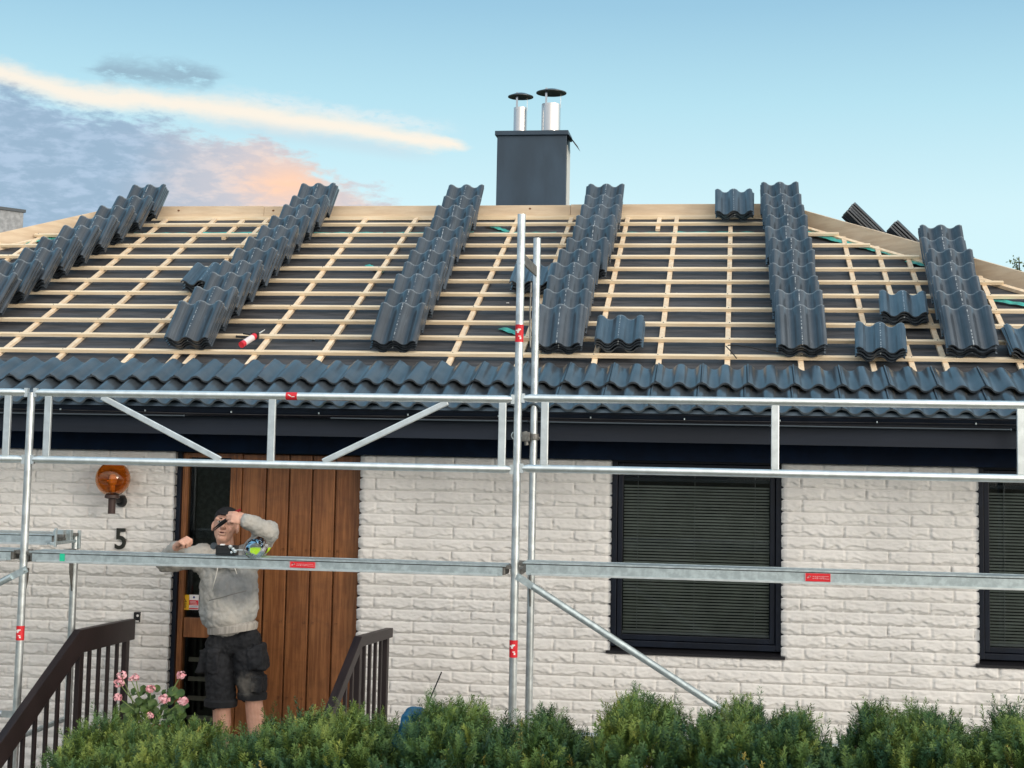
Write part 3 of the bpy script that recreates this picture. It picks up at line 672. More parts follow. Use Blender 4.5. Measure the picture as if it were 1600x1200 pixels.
NUM = ['lowest', 'second', 'third', 'fourth', 'fifth', 'sixth', 'seventh', 'eighth', 'ninth', 'tenth', 'topmost']
cols = [('the leftmost tile column', range(1, 11), lambda k: -5.93 + .0112 * k * 3.4, 5), ('the column beside the red caulking gun', range(0, 11), lambda k: -3.93 + .006 * k, 5),
        ('the column left of the chimney', range(0, 11), lambda k: -2.40 - .007 * k, 4), ('the column right of the chimney', range(0, 11), lambda k: (-1.215 if k < 5 else -1.165) - (.01 if k == 4 else 0), 4),
        ('the column nearest the lone ridge stack', range(0, 11), lambda k: .472 - .005 * k, 4), ('the short rightmost column', range(0, 7), lambda k: 1.605 + .011 * k, 4)]
for name, ks, fx, n in cols:
    ks = list(ks)
    for k in ks:
        q = len(ks) - 1; idx = k - ks[0]; st_ = NUM[idx] if idx < q else 'topmost'
        tl = 20 + rnd.uniform(-.6, .6); ft_ = rf(fx(k) + rnd.uniform(-.008, .008), k * G + rnd.uniform(-.012, .012) - .015, .0 if k < 10 else .02)
        pile(ft_, tl, n, 'the %s stack up %s' % (st_, name), 'roof tiles stacked in columns up the roof', pitch=.0235 if n == 4 else .0215)
sg = 'small loose stacks of roof tiles'
pile(rf(-4.26, 1.26, .0), 2, 4, 'the small stack left of the second tile column', sg, yaw=1)
pile(rf(-1.57, 1.26, .0), 2, 4, 'the small stack behind the tall middle poles', sg)
pile(rf(-.79, .02, .0), 3, 4, 'the small stack above the left window edge', sg, pitch=.021)
pile(rf(.012, 3.22, .03), 12, 4, 'the lone stack on the ridge', sg, pitch=.019)
pile(rf(1.225, .62, .0), 2, 4, 'the small stack nearest the short rightmost column', sg, yaw=-3, pitch=.021)
pile(rf(1.0, -.10, .0), 4, 4, 'the small stack above the gap between the windows', sg, yaw=-4, pitch=.020)
pile(rf(2.03, -.05, .0), 2, 3, 'the stack cut by the right picture edge', sg)
rz = rf(0, RS, 0).z
for i, (xf, yc, n) in enumerate(((1.26, 13.80, 5), (1.62, 13.62, 4), (1.98, 13.2, 4))):
    z = rz - (xf - .45) * math.tan(TH); pile(Vector((xf, yc, z + .0)), 20, n, 'the %s stack behind the right hip board' % ('left', 'middle', 'right')[i], 'roof tiles stacked on the far slope', east=True)
print('tiles', NT[0])

# ------------------------------------------------------------------ caulking gun on the roof
cg = root('caulking_gun', rf(-3.52, .05, .02), 'red and white caulking gun lying on the battens', 'caulking gun')
a = rf(-3.545, .02, .035); b_ = rf(-3.465, .33, .035); d = (b_ - a).normalized()
q = MB(); q.tube([a, a + d * .035], .024, 16); q.cur = 1; q.tube([a + d * .035, a + d * .15], .0235, 16); q.cur = 0; q.tube([a + d * .15, a + d * .20], .0245, 16)
q.build('cartridge', [mat('red_plastic', (.65, .03, .05), .4), mat('white_label', (.75, .68, .68), .5)], cg, smooth='auto')
q = MB(); q.tube([a + d * .20, a + d * .215, a + d * .33], [.012, .006, .003], 10); q.build('nozzle', mat('pale_nozzle', (.6, .63, .62), .4), cg, smooth='auto')
q = MB(); q.beam(a + d * .16, a + d * .16 + Vector((-.13, 0, .005)), .02, .018); q.beam(a + d * .20, a + d * .20 + Vector((-.10, .01, .015)), .014, .012); q.box(a + d * .19, (.06, .03, .05)); q.build('handle', M['black'], cg, bevel=.003)
# black cable on the battens
q = MB(); pts = [P(1137, 539.5, 10.7), P(1150, 539, 10.72), P(1175, 543, 10.7), P(1200, 549, 10.69), P(1216, 551, 10.68)]; q.tube(pts, .004, 7); q.tube([P(1134, 540.5, 10.7), P(1143, 550, 10.66), P(1151, 560, 10.62)], .004, 7)
tag(q.build('cable', M['black'], origin=pts[0], smooth=True), 'thin black cable lying across a pale batten right of centre', 'cable')
q = MB()
for (x_, s_) in ((-2.62, .45), (-.72, .62), (-.44, 1.45), (-.43, 1.05), (-2.02, .4), (-3.1, .35), (.1, 1.4), (-1.75, 1.2), (-2.5, .9)):
    c = rf(x_, s_, -.045); q.box(c, (.022, .014, .006), Matrix.Rotation(x_ * 9, 3, 'Z'))
tag(q.build('debris', M['white'], origin=rf(-1, .8, 0)), 'pale wood and tile chips scattered over the dark underlay', 'debris', kind='stuff')

# ------------------------------------------------------------------ SCAFFOLD
FY, RYP = 9.05, 9.80; XC, XLp, XRp = -1.262, -4.332, 1.875
def wrap(mb, x, y, z0, z1, r):
    pass
def sticker_on_pole(x, y, z, h, par):
    s_ = MB(); n = 10; vs = []; fs = []
    def arc(a0, a1, z0, z1, r, cur):
        s_.cur = cur; vs = []; k_ = 8
        for i in range(k_ + 1):
            t = a0 + (a1 - a0) * i / k_; vs += [(x + r * math.sin(t), y - r * math.cos(t), z0), (x + r * math.sin(t), y - r * math.cos(t), z1)]
        s_.add(vs, [(2 * i, 2 * i + 2, 2 * i + 3, 2 * i + 1) for i in range(k_)])
    arc(-1.9, 1.9, z, z + h, .0250, 0)
    arc(-.9, .2, z + h * .62, z + h * .70, .0255, 1); arc(-.3, .5, z + h * .68, z + h * .76, .0255, 1); arc(-.5, .0, z + h * .52, z + h * .62, .0255, 1)
    arc(-.1, .5, z + h * .30, z + h * .36, .0255, 1); arc(.2, .6, z + h * .16, z + h * .28, .0255, 1)
    return s_.build('sticker', [M['red'], M['white']], par)
def standard(mb_name, pts, r, par, mt='galv'):
    q = MB(); q.tube(pts, r, 20); return q.build(mb_name, M[mt], par, smooth='auto')
def frame(X, ztopF, ztopR, label, arms):
    fr_ = root('scaffold_upright', (X, FY, GZ), label, 'scaffold', 'galvanised scaffold uprights')
    jo = -.70
    f_ = standard('front_pole', [(X, FY, GZ + .02), (X, FY, ztopF)], .0242, fr_)
    j = MB(); j.tube([(X, FY, jo - .015), (X, FY, jo + .015)], .0275, 18); j.tube([(X, FY, 1.13), (X, FY, 1.15)], .0265, 18) if ztopF > 1 else None; j.build('joint_sleeve', M['galv'], f_, smooth='auto')
    b = standard('rear_pole', [(X, RYP, GZ + .02), (X, RYP, ztopR)], .0242, fr_)
    t = MB(); t.box((X, (FY + RYP) / 2, -.715), (.022, RYP - FY - .05, .034)); t.box((X, (FY + RYP) / 2, -.695), (.045, RYP - FY - .05, .008)); t.build('transom', M['dsteel'], fr_, bevel=.003)
    t = MB(); t.tube([(X, FY, -1.80), (X, RYP, -1.80)], .017, 10); t.build('lower_transom', M['galv2'], fr_, smooth='auto')
    for (yy, sg_) in ((FY, 1), (RYP, -1)):
        g_ = MB()
        g_.add([(X - .004, yy + sg_ * .024, -.76), (X + .004, yy + sg_ * .024, -.76), (X + .004, yy + sg_ * .075, -.775), (X - .004, yy + sg_ * .075, -.775), (X - .004, yy + sg_ * .024, -.97), (X + .004, yy + sg_ * .024, -.97), (X + .004, yy + sg_ * .07, -.84), (X - .004, yy + sg_ * .07, -.84)],
               [(0, 1, 2, 3), (0, 3, 7, 4), (1, 5, 6, 2), (3, 2, 6, 7), (4, 7, 6, 5), (0, 4, 5, 1)])
        g_.build('gusset', M['dsteel'], fr_)
    for yy in (FY, RYP): bp = MB(); bp.box((X, yy, GZ + .045), (.15, .15, .01)); bp.tube([(X, yy, GZ + .05), (X, yy, GZ + .2)], .018, 10); bp.build('base_plate', M['dsteel'], fr_)
    return fr_, f_, b
fc, fcf, fcr = frame(XC, 1.433, 1.395, 'tall galvanised scaffold frame of two poles in front of the house middle', 1)
q = MB(); q.box((XC + .0, (FY + RYP) / 2, 1.175), (.012, RYP - FY - .045, .065)); q.build('top_bracket', M['dsteel'], fc, bevel=.002)
q = MB(); q.tube([(XC - .030, RYP - .03, 1.10), (XC - .034, RYP - .03, .9), (XC - .028, RYP - .025, .68)], .006, 6); q.build('locking_strap', M['dsteel'], fc)
sticker_on_pole(XC, FY, .66, .105, fcf); sticker_on_pole(XC, FY, P(805, 1027, FY).z, .100, fcf)
# swivel coupler on the rear pole
cp = root('pole_coupler', (XC, RYP, .10), 'steel swivel coupler clamped round the rear middle pole below the eaves', 'coupler')
q = MB(); q.tube([(XC, RYP, .085), (XC, RYP, .125)], .034, 16); q.box((XC - .045, RYP - .02, .105), (.05, .05, .06)); q.tube([(XC + .03, RYP, .10), (XC + .095, RYP, .09)], .008, 8); q.tube([(XC - .05, RYP - .03, .14), (XC - .04, RYP - .03, .05)], .014, 8); q.ball((XC + .06, RYP - .005, .097), .014, 8, 6); q.build('clamp', M['dsteel'], cp, bevel=.003)
q = MB(); rg = []
for k in range(17): t = 2 * math.pi * k / 16; rg.append((XC - .125 + .026 * math.cos(t), RYP + .05, .112 + .026 * math.sin(t)))
q.tube(rg, .004, 6, cap=False); q.tube([(XC - .10, RYP + .05, .112), (XC - .03, RYP, .11)], .007, 6); q.build('ring_bolt', M['galv2'], cp)
fl_, flf, flr = frame(XLp, .318, -.60, 'galvanised scaffold frame at the left whose front pole ends at the upper rail', 1)
sticker_on_pole(XLp, FY, P(30, 1000, FY).z, .088, flf)
fr2, _, _ = frame(XRp, 1.433, 1.39, 'galvanised scaffold frame just beyond the right picture edge', 1)
# steel decks (front row), with a rear deck on the left bay
def deck(x0, x1, y0, y1, zt, label, h=.062, sx=None, green=None, grp='steel scaffold decks'):
    r_ = root('scaffold_deck', ((x0 + x1) / 2, (y0 + y1) / 2, zt - h), label, 'scaffold deck', grp)
    q = MB(); n = 7
    # channel section: top sheet, folded side webs with bright lips
    q.span(x0, x1, y0 + .004, y1 - .004, zt - .004, zt); 
    for (yy, s_) in ((y0, 1), (y1, -1)):
        q.span(x0 + .02, x1 - .02, min(yy, yy + s_ * .003), max(yy, yy + s_ * .003), zt - h, zt - .008)
        q.span(x0, x1, min(yy - s_ * .003, yy + s_ * .01), max(yy - s_ * .003, yy + s_ * .01), zt - .0075, zt + .002)
        q.cur = 2; q.span(x0 + .02, x1 - .02, min(yy - s_ * .0012, yy), max(yy - s_ * .0012, yy), zt - .0125, zt - .0078); q.cur = 1  # shade of the groove under the top edge put in as a black strip
        q.span(x0 + .05, x1 - .05, min(yy - s_ * .004, yy + s_ * .016), max(yy - s_ * .004, yy + s_ * .016), zt - h - .003, zt - h + .009); q.cur = 0
    q.build('deck_plank', [M['galv2'], M['alu'], M['black']], r_)
    for xx, sg_ in ((x0, 1), (x1, -1)):
        e_ = MB()
        e_.box((xx + sg_ * .03, (y0 + y1) / 2, zt - .035), (.05, y1 - y0 - .01, .045))
        for yy in (y0 + .04, y1 - .04): e_.box((xx - sg_ * .02, yy, zt - .012), (.06, .03, .022))
        e_.build('end_hook', M['dsteel'], r_, bevel=.003)
    if sx is not None:
        A = P(sx - 21, 0, y0); s_ = MB(); xa, xb = P(sx - 20, 885, y0).x, P(sx + 20, 885, y0).x; z0, z1 = zt - h + .012, zt - .014
        s_.span(xa, xb, y0 - .006, y0 - .0031, z0, z1); s_.cur = 1; hh = z1 - z0; yy = y0 - .0068
        s_.span(xa, xa + .003, yy, y0 - .0061, z0, z1); s_.span(xb - .003, xb, yy, y0 - .0061, z0, z1)
        s_.box((xa + .02, yy, z0 + hh * .55), (.022, .001, .008), Matrix.Rotation(-.7, 3, 'Y'))
        s_.box((xa + .026, yy, z0 + hh * .62), (.014, .001, .007), Matrix.Rotation(.3, 3, 'Y'))
        for k in range(7): s_.span(xa + .042 + k * .011, xa + .049 + k * .011, yy, y0 - .0061, z0 + hh * (.30 + .04 * (k % 2)), z0 + hh * (.42 + .05 * (k % 3)))
        for k in range(6): s_.span(xa + .042 + k * .012, xa + .051 + k * .012, yy, y0 - .0061, z0 + hh * .56, z0 + hh * .66)
        s_.span(xb - .045, xb - .008, yy, y0 - .0061, z0 + hh * .3, z0 + hh * .38); s_.span(xb - .045, xb - .012, yy, y0 - .0061, z0 + hh * .6, z0 + hh * .68)
        s_.build('sticker', [M['red'], mat('faded_white_print', (.72, .30, .32), .5)], r_)
    if green is not None:
        s_ = MB(); xa = P(green, 885, y0).x; s_.span(xa - .016, xa + .016, y0 - .005, y0 - .0031, zt - h + .008, zt - .009); s_.build('green_mark', M['green'], r_)
    return r_
DT = P(475, 874, 9.02).z; DR = P(1280, 892, 9.02).z; zt = DT
deck(XLp + .05, XC - .05, 9.015, 9.205, DT, 'galvanised steel deck crossing in front of the person, with a red sticker and green mark', sx=473, green=97)
deck(XC + .05, XRp - .05, 9.015, 9.205, DR, 'galvanised steel deck crossing the windows at the right, with a red sticker', h=.072, sx=1278)
deck(XLp - 3.02, XLp - .05, 9.015, 9.205, DT + .004, 'galvanised front deck running out of the picture at the left')
deck(XLp - 3.02, XLp - .02, 9.52, 9.80, -.585, 'galvanised rear deck at the left, nearest the wall', h=.066)
ex = MB(); ex.box((XLp + .02, 9.45, -.60), (.014, .02, .12)); ex.box((XLp - .03, 9.62, -.585), (.07, .05, .05)); ex.box((XLp - .02, 9.73, -.60), (.05, .04, .07)); ex.box((XLp, 9.62, -.640), (.03, .36, .02)); ex.box((XLp + .03, 9.79, -.63), (.02, .02, .12))
tag(ex.build('deck_bracket', M['galv2'], origin=(XLp, 9.5, -.7), bevel=.003), 'galvanised bracket with upright pins holding the end of the rear left deck', 'bracket')
# guard rail frames
def guard(x0, x1, zt, zb, posts, braces, label, sticker=None):
    r_ = root('guard_rail', ((x0 + x1) / 2, FY, zb), label, 'guard rail', 'welded scaffold guard rails')
    for z in (zt, zb):
        q = MB(); q.tube([(x0 + .035, FY - .006, z), (x0 + .07, FY - .006, z), (x1 - .07, FY - .006, z), (x1 - .035, FY - .006, z)], [.016, .0235, .0235, .016], 16)
        q.box((x0 + .03, FY - .004, z), (.022, .03, .055)); q.box((x1 - .03, FY - .004, z), (.022, .03, .055))
        o = q.build('upper_rail' if z == zt else 'lower_rail', M['alu'], r_, smooth='auto')
    for X in posts:
        q = MB(); q.box((X, FY - .006, (zt + zb) / 2), (.046, .022, zt - zb - .040)); q.build('post', M['alu'], r_, bevel=.004)
    for (xa, za, xb, zb_) in braces:
        q = MB(); q.beam((xa, FY - .006, za), (xb, FY - .006, zb_), .02, .036, up=(0, 0, 1)); q.build('brace', M['alu'], r_, bevel=.004)
    if sticker is not None:
        s_ = MB(); vs = []; n = 9
        for i in range(n):
            t = -1.5 + 3.0 * i / (n - 1); vs += [(sticker - .035, FY - .006 - .0243 * math.cos(t), zt + .0243 * math.sin(t)), (sticker + .035, FY - .006 - .0243 * math.cos(t), zt + .0243 * math.sin(t))]
        s_.add(vs, [(2 * i, 2 * i + 1, 2 * i + 3, 2 * i + 2) for i in range(n - 1)]); s_.cur = 1
        s_.box((sticker - .01, FY - .0308, zt + .004), (.02, .001, .006), Matrix.Rotation(.5, 3, 'Y')); s_.box((sticker + .012, FY - .0308, zt - .004), (.02, .001, .004))
        s_.build('sticker', [M['red'], M['white']], r_)
    return r_
gx = lambda x, y: P(x, y, FY).x
ZT, ZB = .318, -.098
guard(XLp, XC, ZT, ZB, [gx(75, 665), gx(425, 670), gx(785, 675)], [(gx(160, 618), ZT - .022, gx(345, 718), ZB + .022), (gx(700, 628), ZT - .022, gx(505, 722), ZB + .022)], 'welded guard rail with two slanting braces in front of the left eaves', sticker=gx(457, 617))
guard(XC, XRp, ZT + .008, ZB + .008, [gx(851, 680), gx(1211, 684), gx(1595, 690)], [], 'welded guard rail with upright posts and no braces at the right')
guard(XLp - 3.07, XLp, ZT, ZB, [gx(12, 665), XLp - 1.5, XLp - 2.9], [], 'welded guard rail running out of the picture at the left')
# diagonal braces and low ledgers
def pole_thing(name, a, b, r, label, cat, mt='galv2', grp=None, flat=0):
    q = MB(); a = Vector(a); b = Vector(b); d = (b - a).normalized(); q.tube([a + d * .09, b - d * .09], r, 16)
    q.beam(a - d * .02, a + d * .10, .010, r * 1.9, up=(0, 0, 1)); q.beam(b - d * .10, b + d * .02, .010, r * 1.9, up=(0, 0, 1)); q.tube([a + Vector((0, -.02, 0)), a + Vector((0, .02, 0))], .009, 8)
    return tag(q.build(name, M[mt], origin=a, smooth='auto'), label, cat, grp)
dg = 'diagonal scaffold braces'
a = P(812, 903, 9.03); b = P(1110, 1097, 9.03); d = (b - a); b2 = a + d * 1.75
pole_thing('diagonal_brace', a, b2, .0212, 'grey steel tube slanting down to the right from the middle pole', 'brace', grp=dg)
a = P(38, 891, 9.03); b = P(0, 910, 9.03); pole_thing('diagonal_brace', a, a + (b - a) * 14, .0212, 'grey steel tube slanting down to the left from the left pole', 'brace', grp=dg)
lg = 'low horizontal scaffold tubes'
z = P(925, 1152, FY).z; pole_thing('ledger', (XC, FY + .03, z), (XRp, FY + .03, z), .0212, 'low pale horizontal tube glimpsed between the yew bushes', 'scaffold tube', mt='galv', grp=lg)
z = P(15, 1116, FY).z; pole_thing('ledger', (XLp, FY, z), (XLp - 3.07, FY, z), .0212, 'low horizontal tube at the left edge behind the stair railing', 'scaffold tube', mt='galv', grp=lg)
# ------------------------------------------------------------------ things lying on the deck
zt = DT + .002
dv = root('device', (P(350, 860, 9.12).x, 9.13, zt), 'black boxy device with silver knobs standing on the deck before the person', 'device')
A, B = P(337, 852, 9.11), P(367, 873, 9.11)
q = MB(); q.span(A.x, B.x, 9.11, 9.18, zt, A.z); q.span(A.x + .012, B.x - .03, 9.103, 9.11, zt + .012, A.z - .012); q.build('body', M['black'], dv, bevel=.006)
q = MB(); q.lathe((A.x - .018, 9.13, zt + .055), [(.001, -.02), (.018, -.02), (.022, 0), (.018, .02), (.001, .02)], 16, Matrix.Rotation(math.pi / 2, 3, 'X')); q.build('side_lamp', M['capm'], dv, smooth='auto')
q = MB()
for (xo, zo, r) in ((-.026, .056, .011), (-.008, .042, .009), (.004, .030, .010), (-.018, .022, .007)): q.lathe((B.x + xo, 9.102, zt + zo), [(.001, .014), (r, .012), (r, -.004)], 14, Matrix.Rotation(math.pi / 2, 3, 'X'))
q.tube([(B.x, 9.12, zt + .036), (B.x + .045, 9.12, zt + .036)], .003, 6); q.build('knob', M['galv'], dv, smooth='auto')
q = MB(); q.span(A.x + .03, A.x + .055, 9.10, 9.13, A.z + .001, A.z + .009); q.build('label_plate', M['white'], dv, bevel=.002)
CLR = pane(); CLR.name = 'clear_plastic'
for n_ in CLR.node_tree.nodes:
    if n_.type == 'FRESNEL': n_.inputs[0].default_value = 1.22
    if n_.type == 'BSDF_TRANSPARENT': n_.inputs[0].default_value = (.86, .9, .92, 1)
    if n_.type == 'BSDF_GLOSSY':
        n_.inputs['Roughness'].default_value = .12
        E.nt = CLR.node_tree; bn = CLR.node_tree.nodes.new('ShaderNodeBump'); bn.inputs['Strength'].default_value = 1; bn.inputs['Distance'].default_value = .02; tcx = CLR.node_tree.nodes.new('ShaderNodeTexCoord')
        CLR.node_tree.links.new(noise(tcx.outputs['Object'], 18, 2).k, bn.inputs['Height']); CLR.node_tree.links.new(bn.outputs[0], n_.inputs['Normal']); GLN = n_; BNN = bn
    if n_.type == 'FRESNEL': CLR['f'] = 1
bt = root('plastic_bottle', (P(403, 858, 9.12).x, 9.13, zt), 'clear round plastic bottle end with yellow-green liquid lying on the steel deck', 'bottle')
c = P(404, 857, 9.13); r = .060; q = MB(); ax = Matrix.Rotation(math.radians(-80), 3, 'X')
c.z = zt + r + .002; q.lathe(c, [(.001, .035), (r * .5, .03), (r * .85, .02), (r, 0), (r, -.10), (r * .6, -.16), (.016, -.19), (.016, -.21), (.001, -.21)], 28, ax)
q.build('bottle_shell', CLR, bt, smooth=True)
q = MB(); N = 18; vs = []
for yy in (c.y - .035, c.y + .08):
    for k in range(N):
        t = math.pi + math.radians(12) + (math.pi - math.radians(24)) * k / (N - 1); vs.append((c.x + r * .9 * math.cos(t), yy, c.z + r * .9 * math.sin(t)))
q.add(vs, [tuple(range(N)), tuple(range(2 * N - 1, N - 1, -1))] + [(k, k + N, k + 1 + N, k + 1) for k in range(N - 1)] + [(0, N - 1, 2 * N - 1, N)])
q.build('liquid', mat('yellow_green_liquid', (.50, .80, .02), .25), bt)
# ------------------------------------------------------------------ wall fittings
lp = root('globe_lamp', (P(190, 782, WY).x, WY, P(190, 782, WY).z), 'amber glass globe wall lamp above the house number', 'wall lamp')
lc = P(176.5, 748, 10.27); gr = .121
q = MB(); q.ball(lc, gr, 40, 24); am = mat('amber_glass', (.95, .34, .04), .04, tr=1.0, ior=1.45)
for n_ in am.node_tree.nodes:
    if n_.type == 'BSDF_PRINCIPLED': n_.inputs['Base Color'].default_value = (.80, .40, .11, 1)
q.build('glass_globe', am, lp, smooth=True); q = MB(); q.ball(lc, gr - .004, 40, 24); q.f = [f[::-1] for f in q.f]; q.build('glass_globe', am, lp, smooth=True)
q = MB(); q.ball(lc + Vector((0, 0, -.01)), (.030, .030, .045), 16, 12); q.tube([lc + Vector((0, 0, -.10)), lc + Vector((0, 0, -.05))], .018, 12); q.build('bulb', mat('frosted_bulb', (.95, .85, .62), .5), lp, smooth=True)
q = MB(); zb_ = lc.z - gr; q.lathe((lc.x, lc.y, 0), [(.001, zb_ + .03), (.045, zb_ + .02), (.052, zb_ + .0), (.052, zb_ - .012), (.026, zb_ - .02), (.026, zb_ - .122), (.001, zb_ - .122)], 24); q.build('stem', mat('brown_metal', (.055, .032, .028), .5), lp, smooth='auto')
wc = P(190.5, 783, WY - .02); q = MB(); q.lathe(wc, [(.001, .035), (.030, .032), (.040, .018), (.042, -.01)], 28, Matrix.Rotation(math.pi / 2, 3, 'X')); q.tube([wc, (lc.x, lc.y, wc.z + .01)], .014, 12); q.build('wall_mount', M['black'], lp, smooth='auto')
def text3d(name, body, size, ext, loc, mt, parent=None):
    cu_ = bpy.data.curves.new(name, 'FONT'); cu_.body = body; cu_.size = size; cu_.extrude = ext; cu_.bevel_depth = .001; cu_.align_x = 'CENTER'; cu_.align_y = 'CENTER'; cu_.offset = .0022
    o = bpy.data.objects.new(name, cu_); dg_ = bpy.context.evaluated_depsgraph_get(); COL.objects.link(o); bpy.context.view_layer.update()
    me = bpy.data.meshes.new_from_object(o.evaluated_get(bpy.context.evaluated_depsgraph_get())); COL.objects.unlink(o); bpy.data.objects.remove(o)
    return me
me = text3d('house_number', '5', .205, .007, (0, 0, 0), M['black']); me.materials.clear(); me.materials.append(mat('bronze_number', (.035, .038, .033), .45, metal=.4))
me.transform(Matrix.Diagonal((.92, 1, 1, 1)))
hn = bpy.data.objects.new('house_number', me); COL.objects.link(hn); hn.location = P(188.5, 843.5, WY - .028) + Vector((0, 0, CZ)); hn.rotation_euler = (math.pi / 2, 0, 0); tag(hn, 'dark metal house number 5 fixed to the white wall', 'house number')
db = root('doorbell', P(215, 964, WY - .02), 'small black doorbell with a white button beside the door', 'doorbell')
A, B = P(210.5, 956, WY - .02), P(219.5, 972, WY - .02); q = MB(); q.span(A.x, B.x, WY - .04, WY - .012, B.z, A.z); q.build('housing', M['black'], db, bevel=.004)
q = MB(); cc = P(215, 962, WY - .041); q.lathe(cc, [(.001, .004), (.008, .003), (.009, 0)], 14, Matrix.Rotation(math.pi / 2, 3, 'X')); q.span(A.x + .004, B.x - .004, WY - .042, WY - .0401, B.z + .004, B.z + .012); q.build('button', M['white'], db, smooth='auto')

# ------------------------------------------------------------------ stair railings
def railing(X, y0, y1, y2, zA, zB, zC, H, label, nb_top, thick=.05):
    r_ = root('stair_railing', (X, y0, STOOP), label, 'railing', 'dark brown wooden stair railings')
    q = MB()
    v = [(y0, zA), (y1, zB), (y2, zC)]
    vs = []
    for x_ in (X - thick / 2, X + thick / 2):
        for (y, z) in v: vs.append((x_, y, z))
        slope = H / math.cos(math.atan2(zB - zC, y1 - y2))
        for (y, z, hh) in ((y0, zA, H), (y1, zB, (H + slope) / 2), (y2, zC, slope)): vs.append((x_, y + (.0 if hh != (H + slope) / 2 else .03), z - hh))
    q.add(vs, [(0, 1, 4, 3), (1, 2, 5, 4), (6, 9, 10, 7), (7, 10, 11, 8), (0, 6, 7, 1), (1, 7, 8, 2), (3, 4, 10, 9), (4, 5, 11, 10), (0, 3, 9, 6), (2, 8, 11, 5)])
    q.build('handrail', M['brownrail'], r_, bevel=.004)
    def topz(y):
        return zA + (zB - zA) * (y0 - y) / (y0 - y1) if y > y1 else zB + (zC - zB) * (y1 - y) / (y1 - y2)
    ys = []; y = y0 - .10
    while y > y2: ys.append(y); y -= .152
    for k, y in enumerate(ys):
        q = MB(); post = k in (0, 5); wd = .06 if post else .032
        low = STOOP if y > 9.0 else max(GZ, STOOP - .58 * (9.0 - y)); low = low if post else low + .10
        q.box((X, y, (topz(y) - H * .7 + low) / 2), (.034 if post else .020, wd, topz(y) - H * .7 - low)); q.build('newel_post' if post else 'baluster', M['brownrail'], r_, bevel=.003)
    return r_
railing(-4.136, 10.36, 9.45, 7.55, -1.204, -1.180, -2.13, .142, 'dark brown stair railing at the left, sloping down out of the picture', 5)
railing(-2.26, 10.18, 9.30, 7.9, -1.182, -1.138, -1.85, .062, 'dark brown stair railing right of the wooden door', 5)

# ------------------------------------------------------------------ PERSON
PYY = 9.98
pr = root('person', (-3.27, PYY, STOOP), 'person in grey hoodie and black work shorts raising both hands before the door', 'person')
def Q(x, y, dy=0.0): return P(x, y, PYY + dy)
def remesh(o, vox, disp=0, dsc=.1, sm=3):
    r = o.modifiers.new('remesh', 'REMESH'); r.mode = 'VOXEL'; r.voxel_size = vox; r.use_smooth_shade = True
    if sm: s_ = o.modifiers.new('smooth', 'SMOOTH'); s_.factor = .5; s_.iterations = sm
    if disp:
        for kk, (st_, sc__) in enumerate(((disp, dsc), (disp * .5, dsc * .4))):
            tx = bpy.data.textures.new('folds', 'CLOUDS'); tx.noise_type = 'HARD_NOISE'; tx.noise_scale = sc__; tx.noise_depth = 2
            d_ = o.modifiers.new('folds%d' % kk, 'DISPLACE'); d_.texture = tx; d_.strength = st_; d_.mid_level = .28; d_.texture_coords = 'LOCAL'
bd = MB()
HC = Q(352, 822, -.02)                       # head centre
tl_ = Matrix.Rotation(math.radians(11), 3, 'Z') @ Matrix.Rotation(math.radians(-12), 3, 'X') @ Matrix.Rotation(math.radians(6), 3, 'Y')
def hp(x, y, z): return HC + tl_ @ Vector((x, y, z))
bd.ball(hp(0, .02, .025), (.080, .100, .098), 24, 16, tl_); bd.ball(hp(0, -.020, -.040), (.064, .068, .074), 20, 14, tl_)
bd.ball(hp(0, -.055, -.092), (.036, .034, .026), 14, 10, tl_); bd.ball(hp(0, -.075, -.052), (.030, .020, .020), 14, 10, tl_)   # chin, mouth area
bd.ball(hp(-.036, -.058, -.028), (.026, .022, .026), 12, 8, tl_); bd.ball(hp(.036, -.058, -.028), (.026, .022, .026), 12, 8, tl_)     # cheeks
bd.cap(hp(0, -.088, .018), hp(0, -.106, -.022), .010, .0155); bd.ball(hp(.012, -.096, -.026), .0095, 10, 8); bd.ball(hp(-.012, -.096, -.026), .0095, 10, 8)   # nose
bd.cap(hp(-.048, -.076, .030), hp(.048, -.076, .030), .013, .013)                                                  # brow
bd.cap(hp(-.020, -.094, -.050), hp(.020, -.094, -.050), .0075, .0075); bd.cap(hp(-.016, -.090, -.068), hp(.016, -.090, -.068), .0085, .0085)  # lips
for sx in (-1, 1): bd.ball(hp(sx * .082, .012, -.008), (.012, .022, .034), 12, 8, tl_)
nk = Q(356, 872, .05); bd.cap(hp(0, .02, -.06), nk, .058, .050)
SHL, SHR = Q(319, 868, .02), Q(392, 868, .02)
ELL, WRL = Q(258, 878, -.08), Q(279, 853, -.24)
ELR, WRR = Q(419, 831, -.17), Q(383, 813, -.33)
for a, b, c_, r0, r1, r2 in ((SHL, ELL, WRL, .042, .042, .030), (SHR, ELR, WRR, .042, .042, .030)):
    bd.cap(a, b, r0, r1); bd.cap(b, c_, r1, r2)
bd.cap(Q(356, 892, .04), Q(361, 990, .04), .095, .095, 18, .8); bd.cap(SHL, SHR, .036, .036, 14)
# hips and legs
HL, HR = Q(345, 1020, .03), Q(388, 1012, .03); KL, KR = Q(346, 1098, -.02), Q(396, 1092, .02)
AL, AR = P(344, 1196, PYY + .02), P(402, 1188, PYY + .06); AL.z = AR.z = STOOP + .085
bd.cap(HL, KL, .070, .060, 16); bd.cap(HR, KR, .070, .060, 16)
for k_, a_ in ((KL, AL), (KR, AR)):
    mid = k_.lerp(a_, .32) + Vector((0, .02, 0)); bd.cap(k_, mid, .058, .061, 16); bd.cap(mid, a_, .061, .040, 16); bd.cap(a_, a_ + Vector((0, -.15, -.045)), .042, .038, 14)
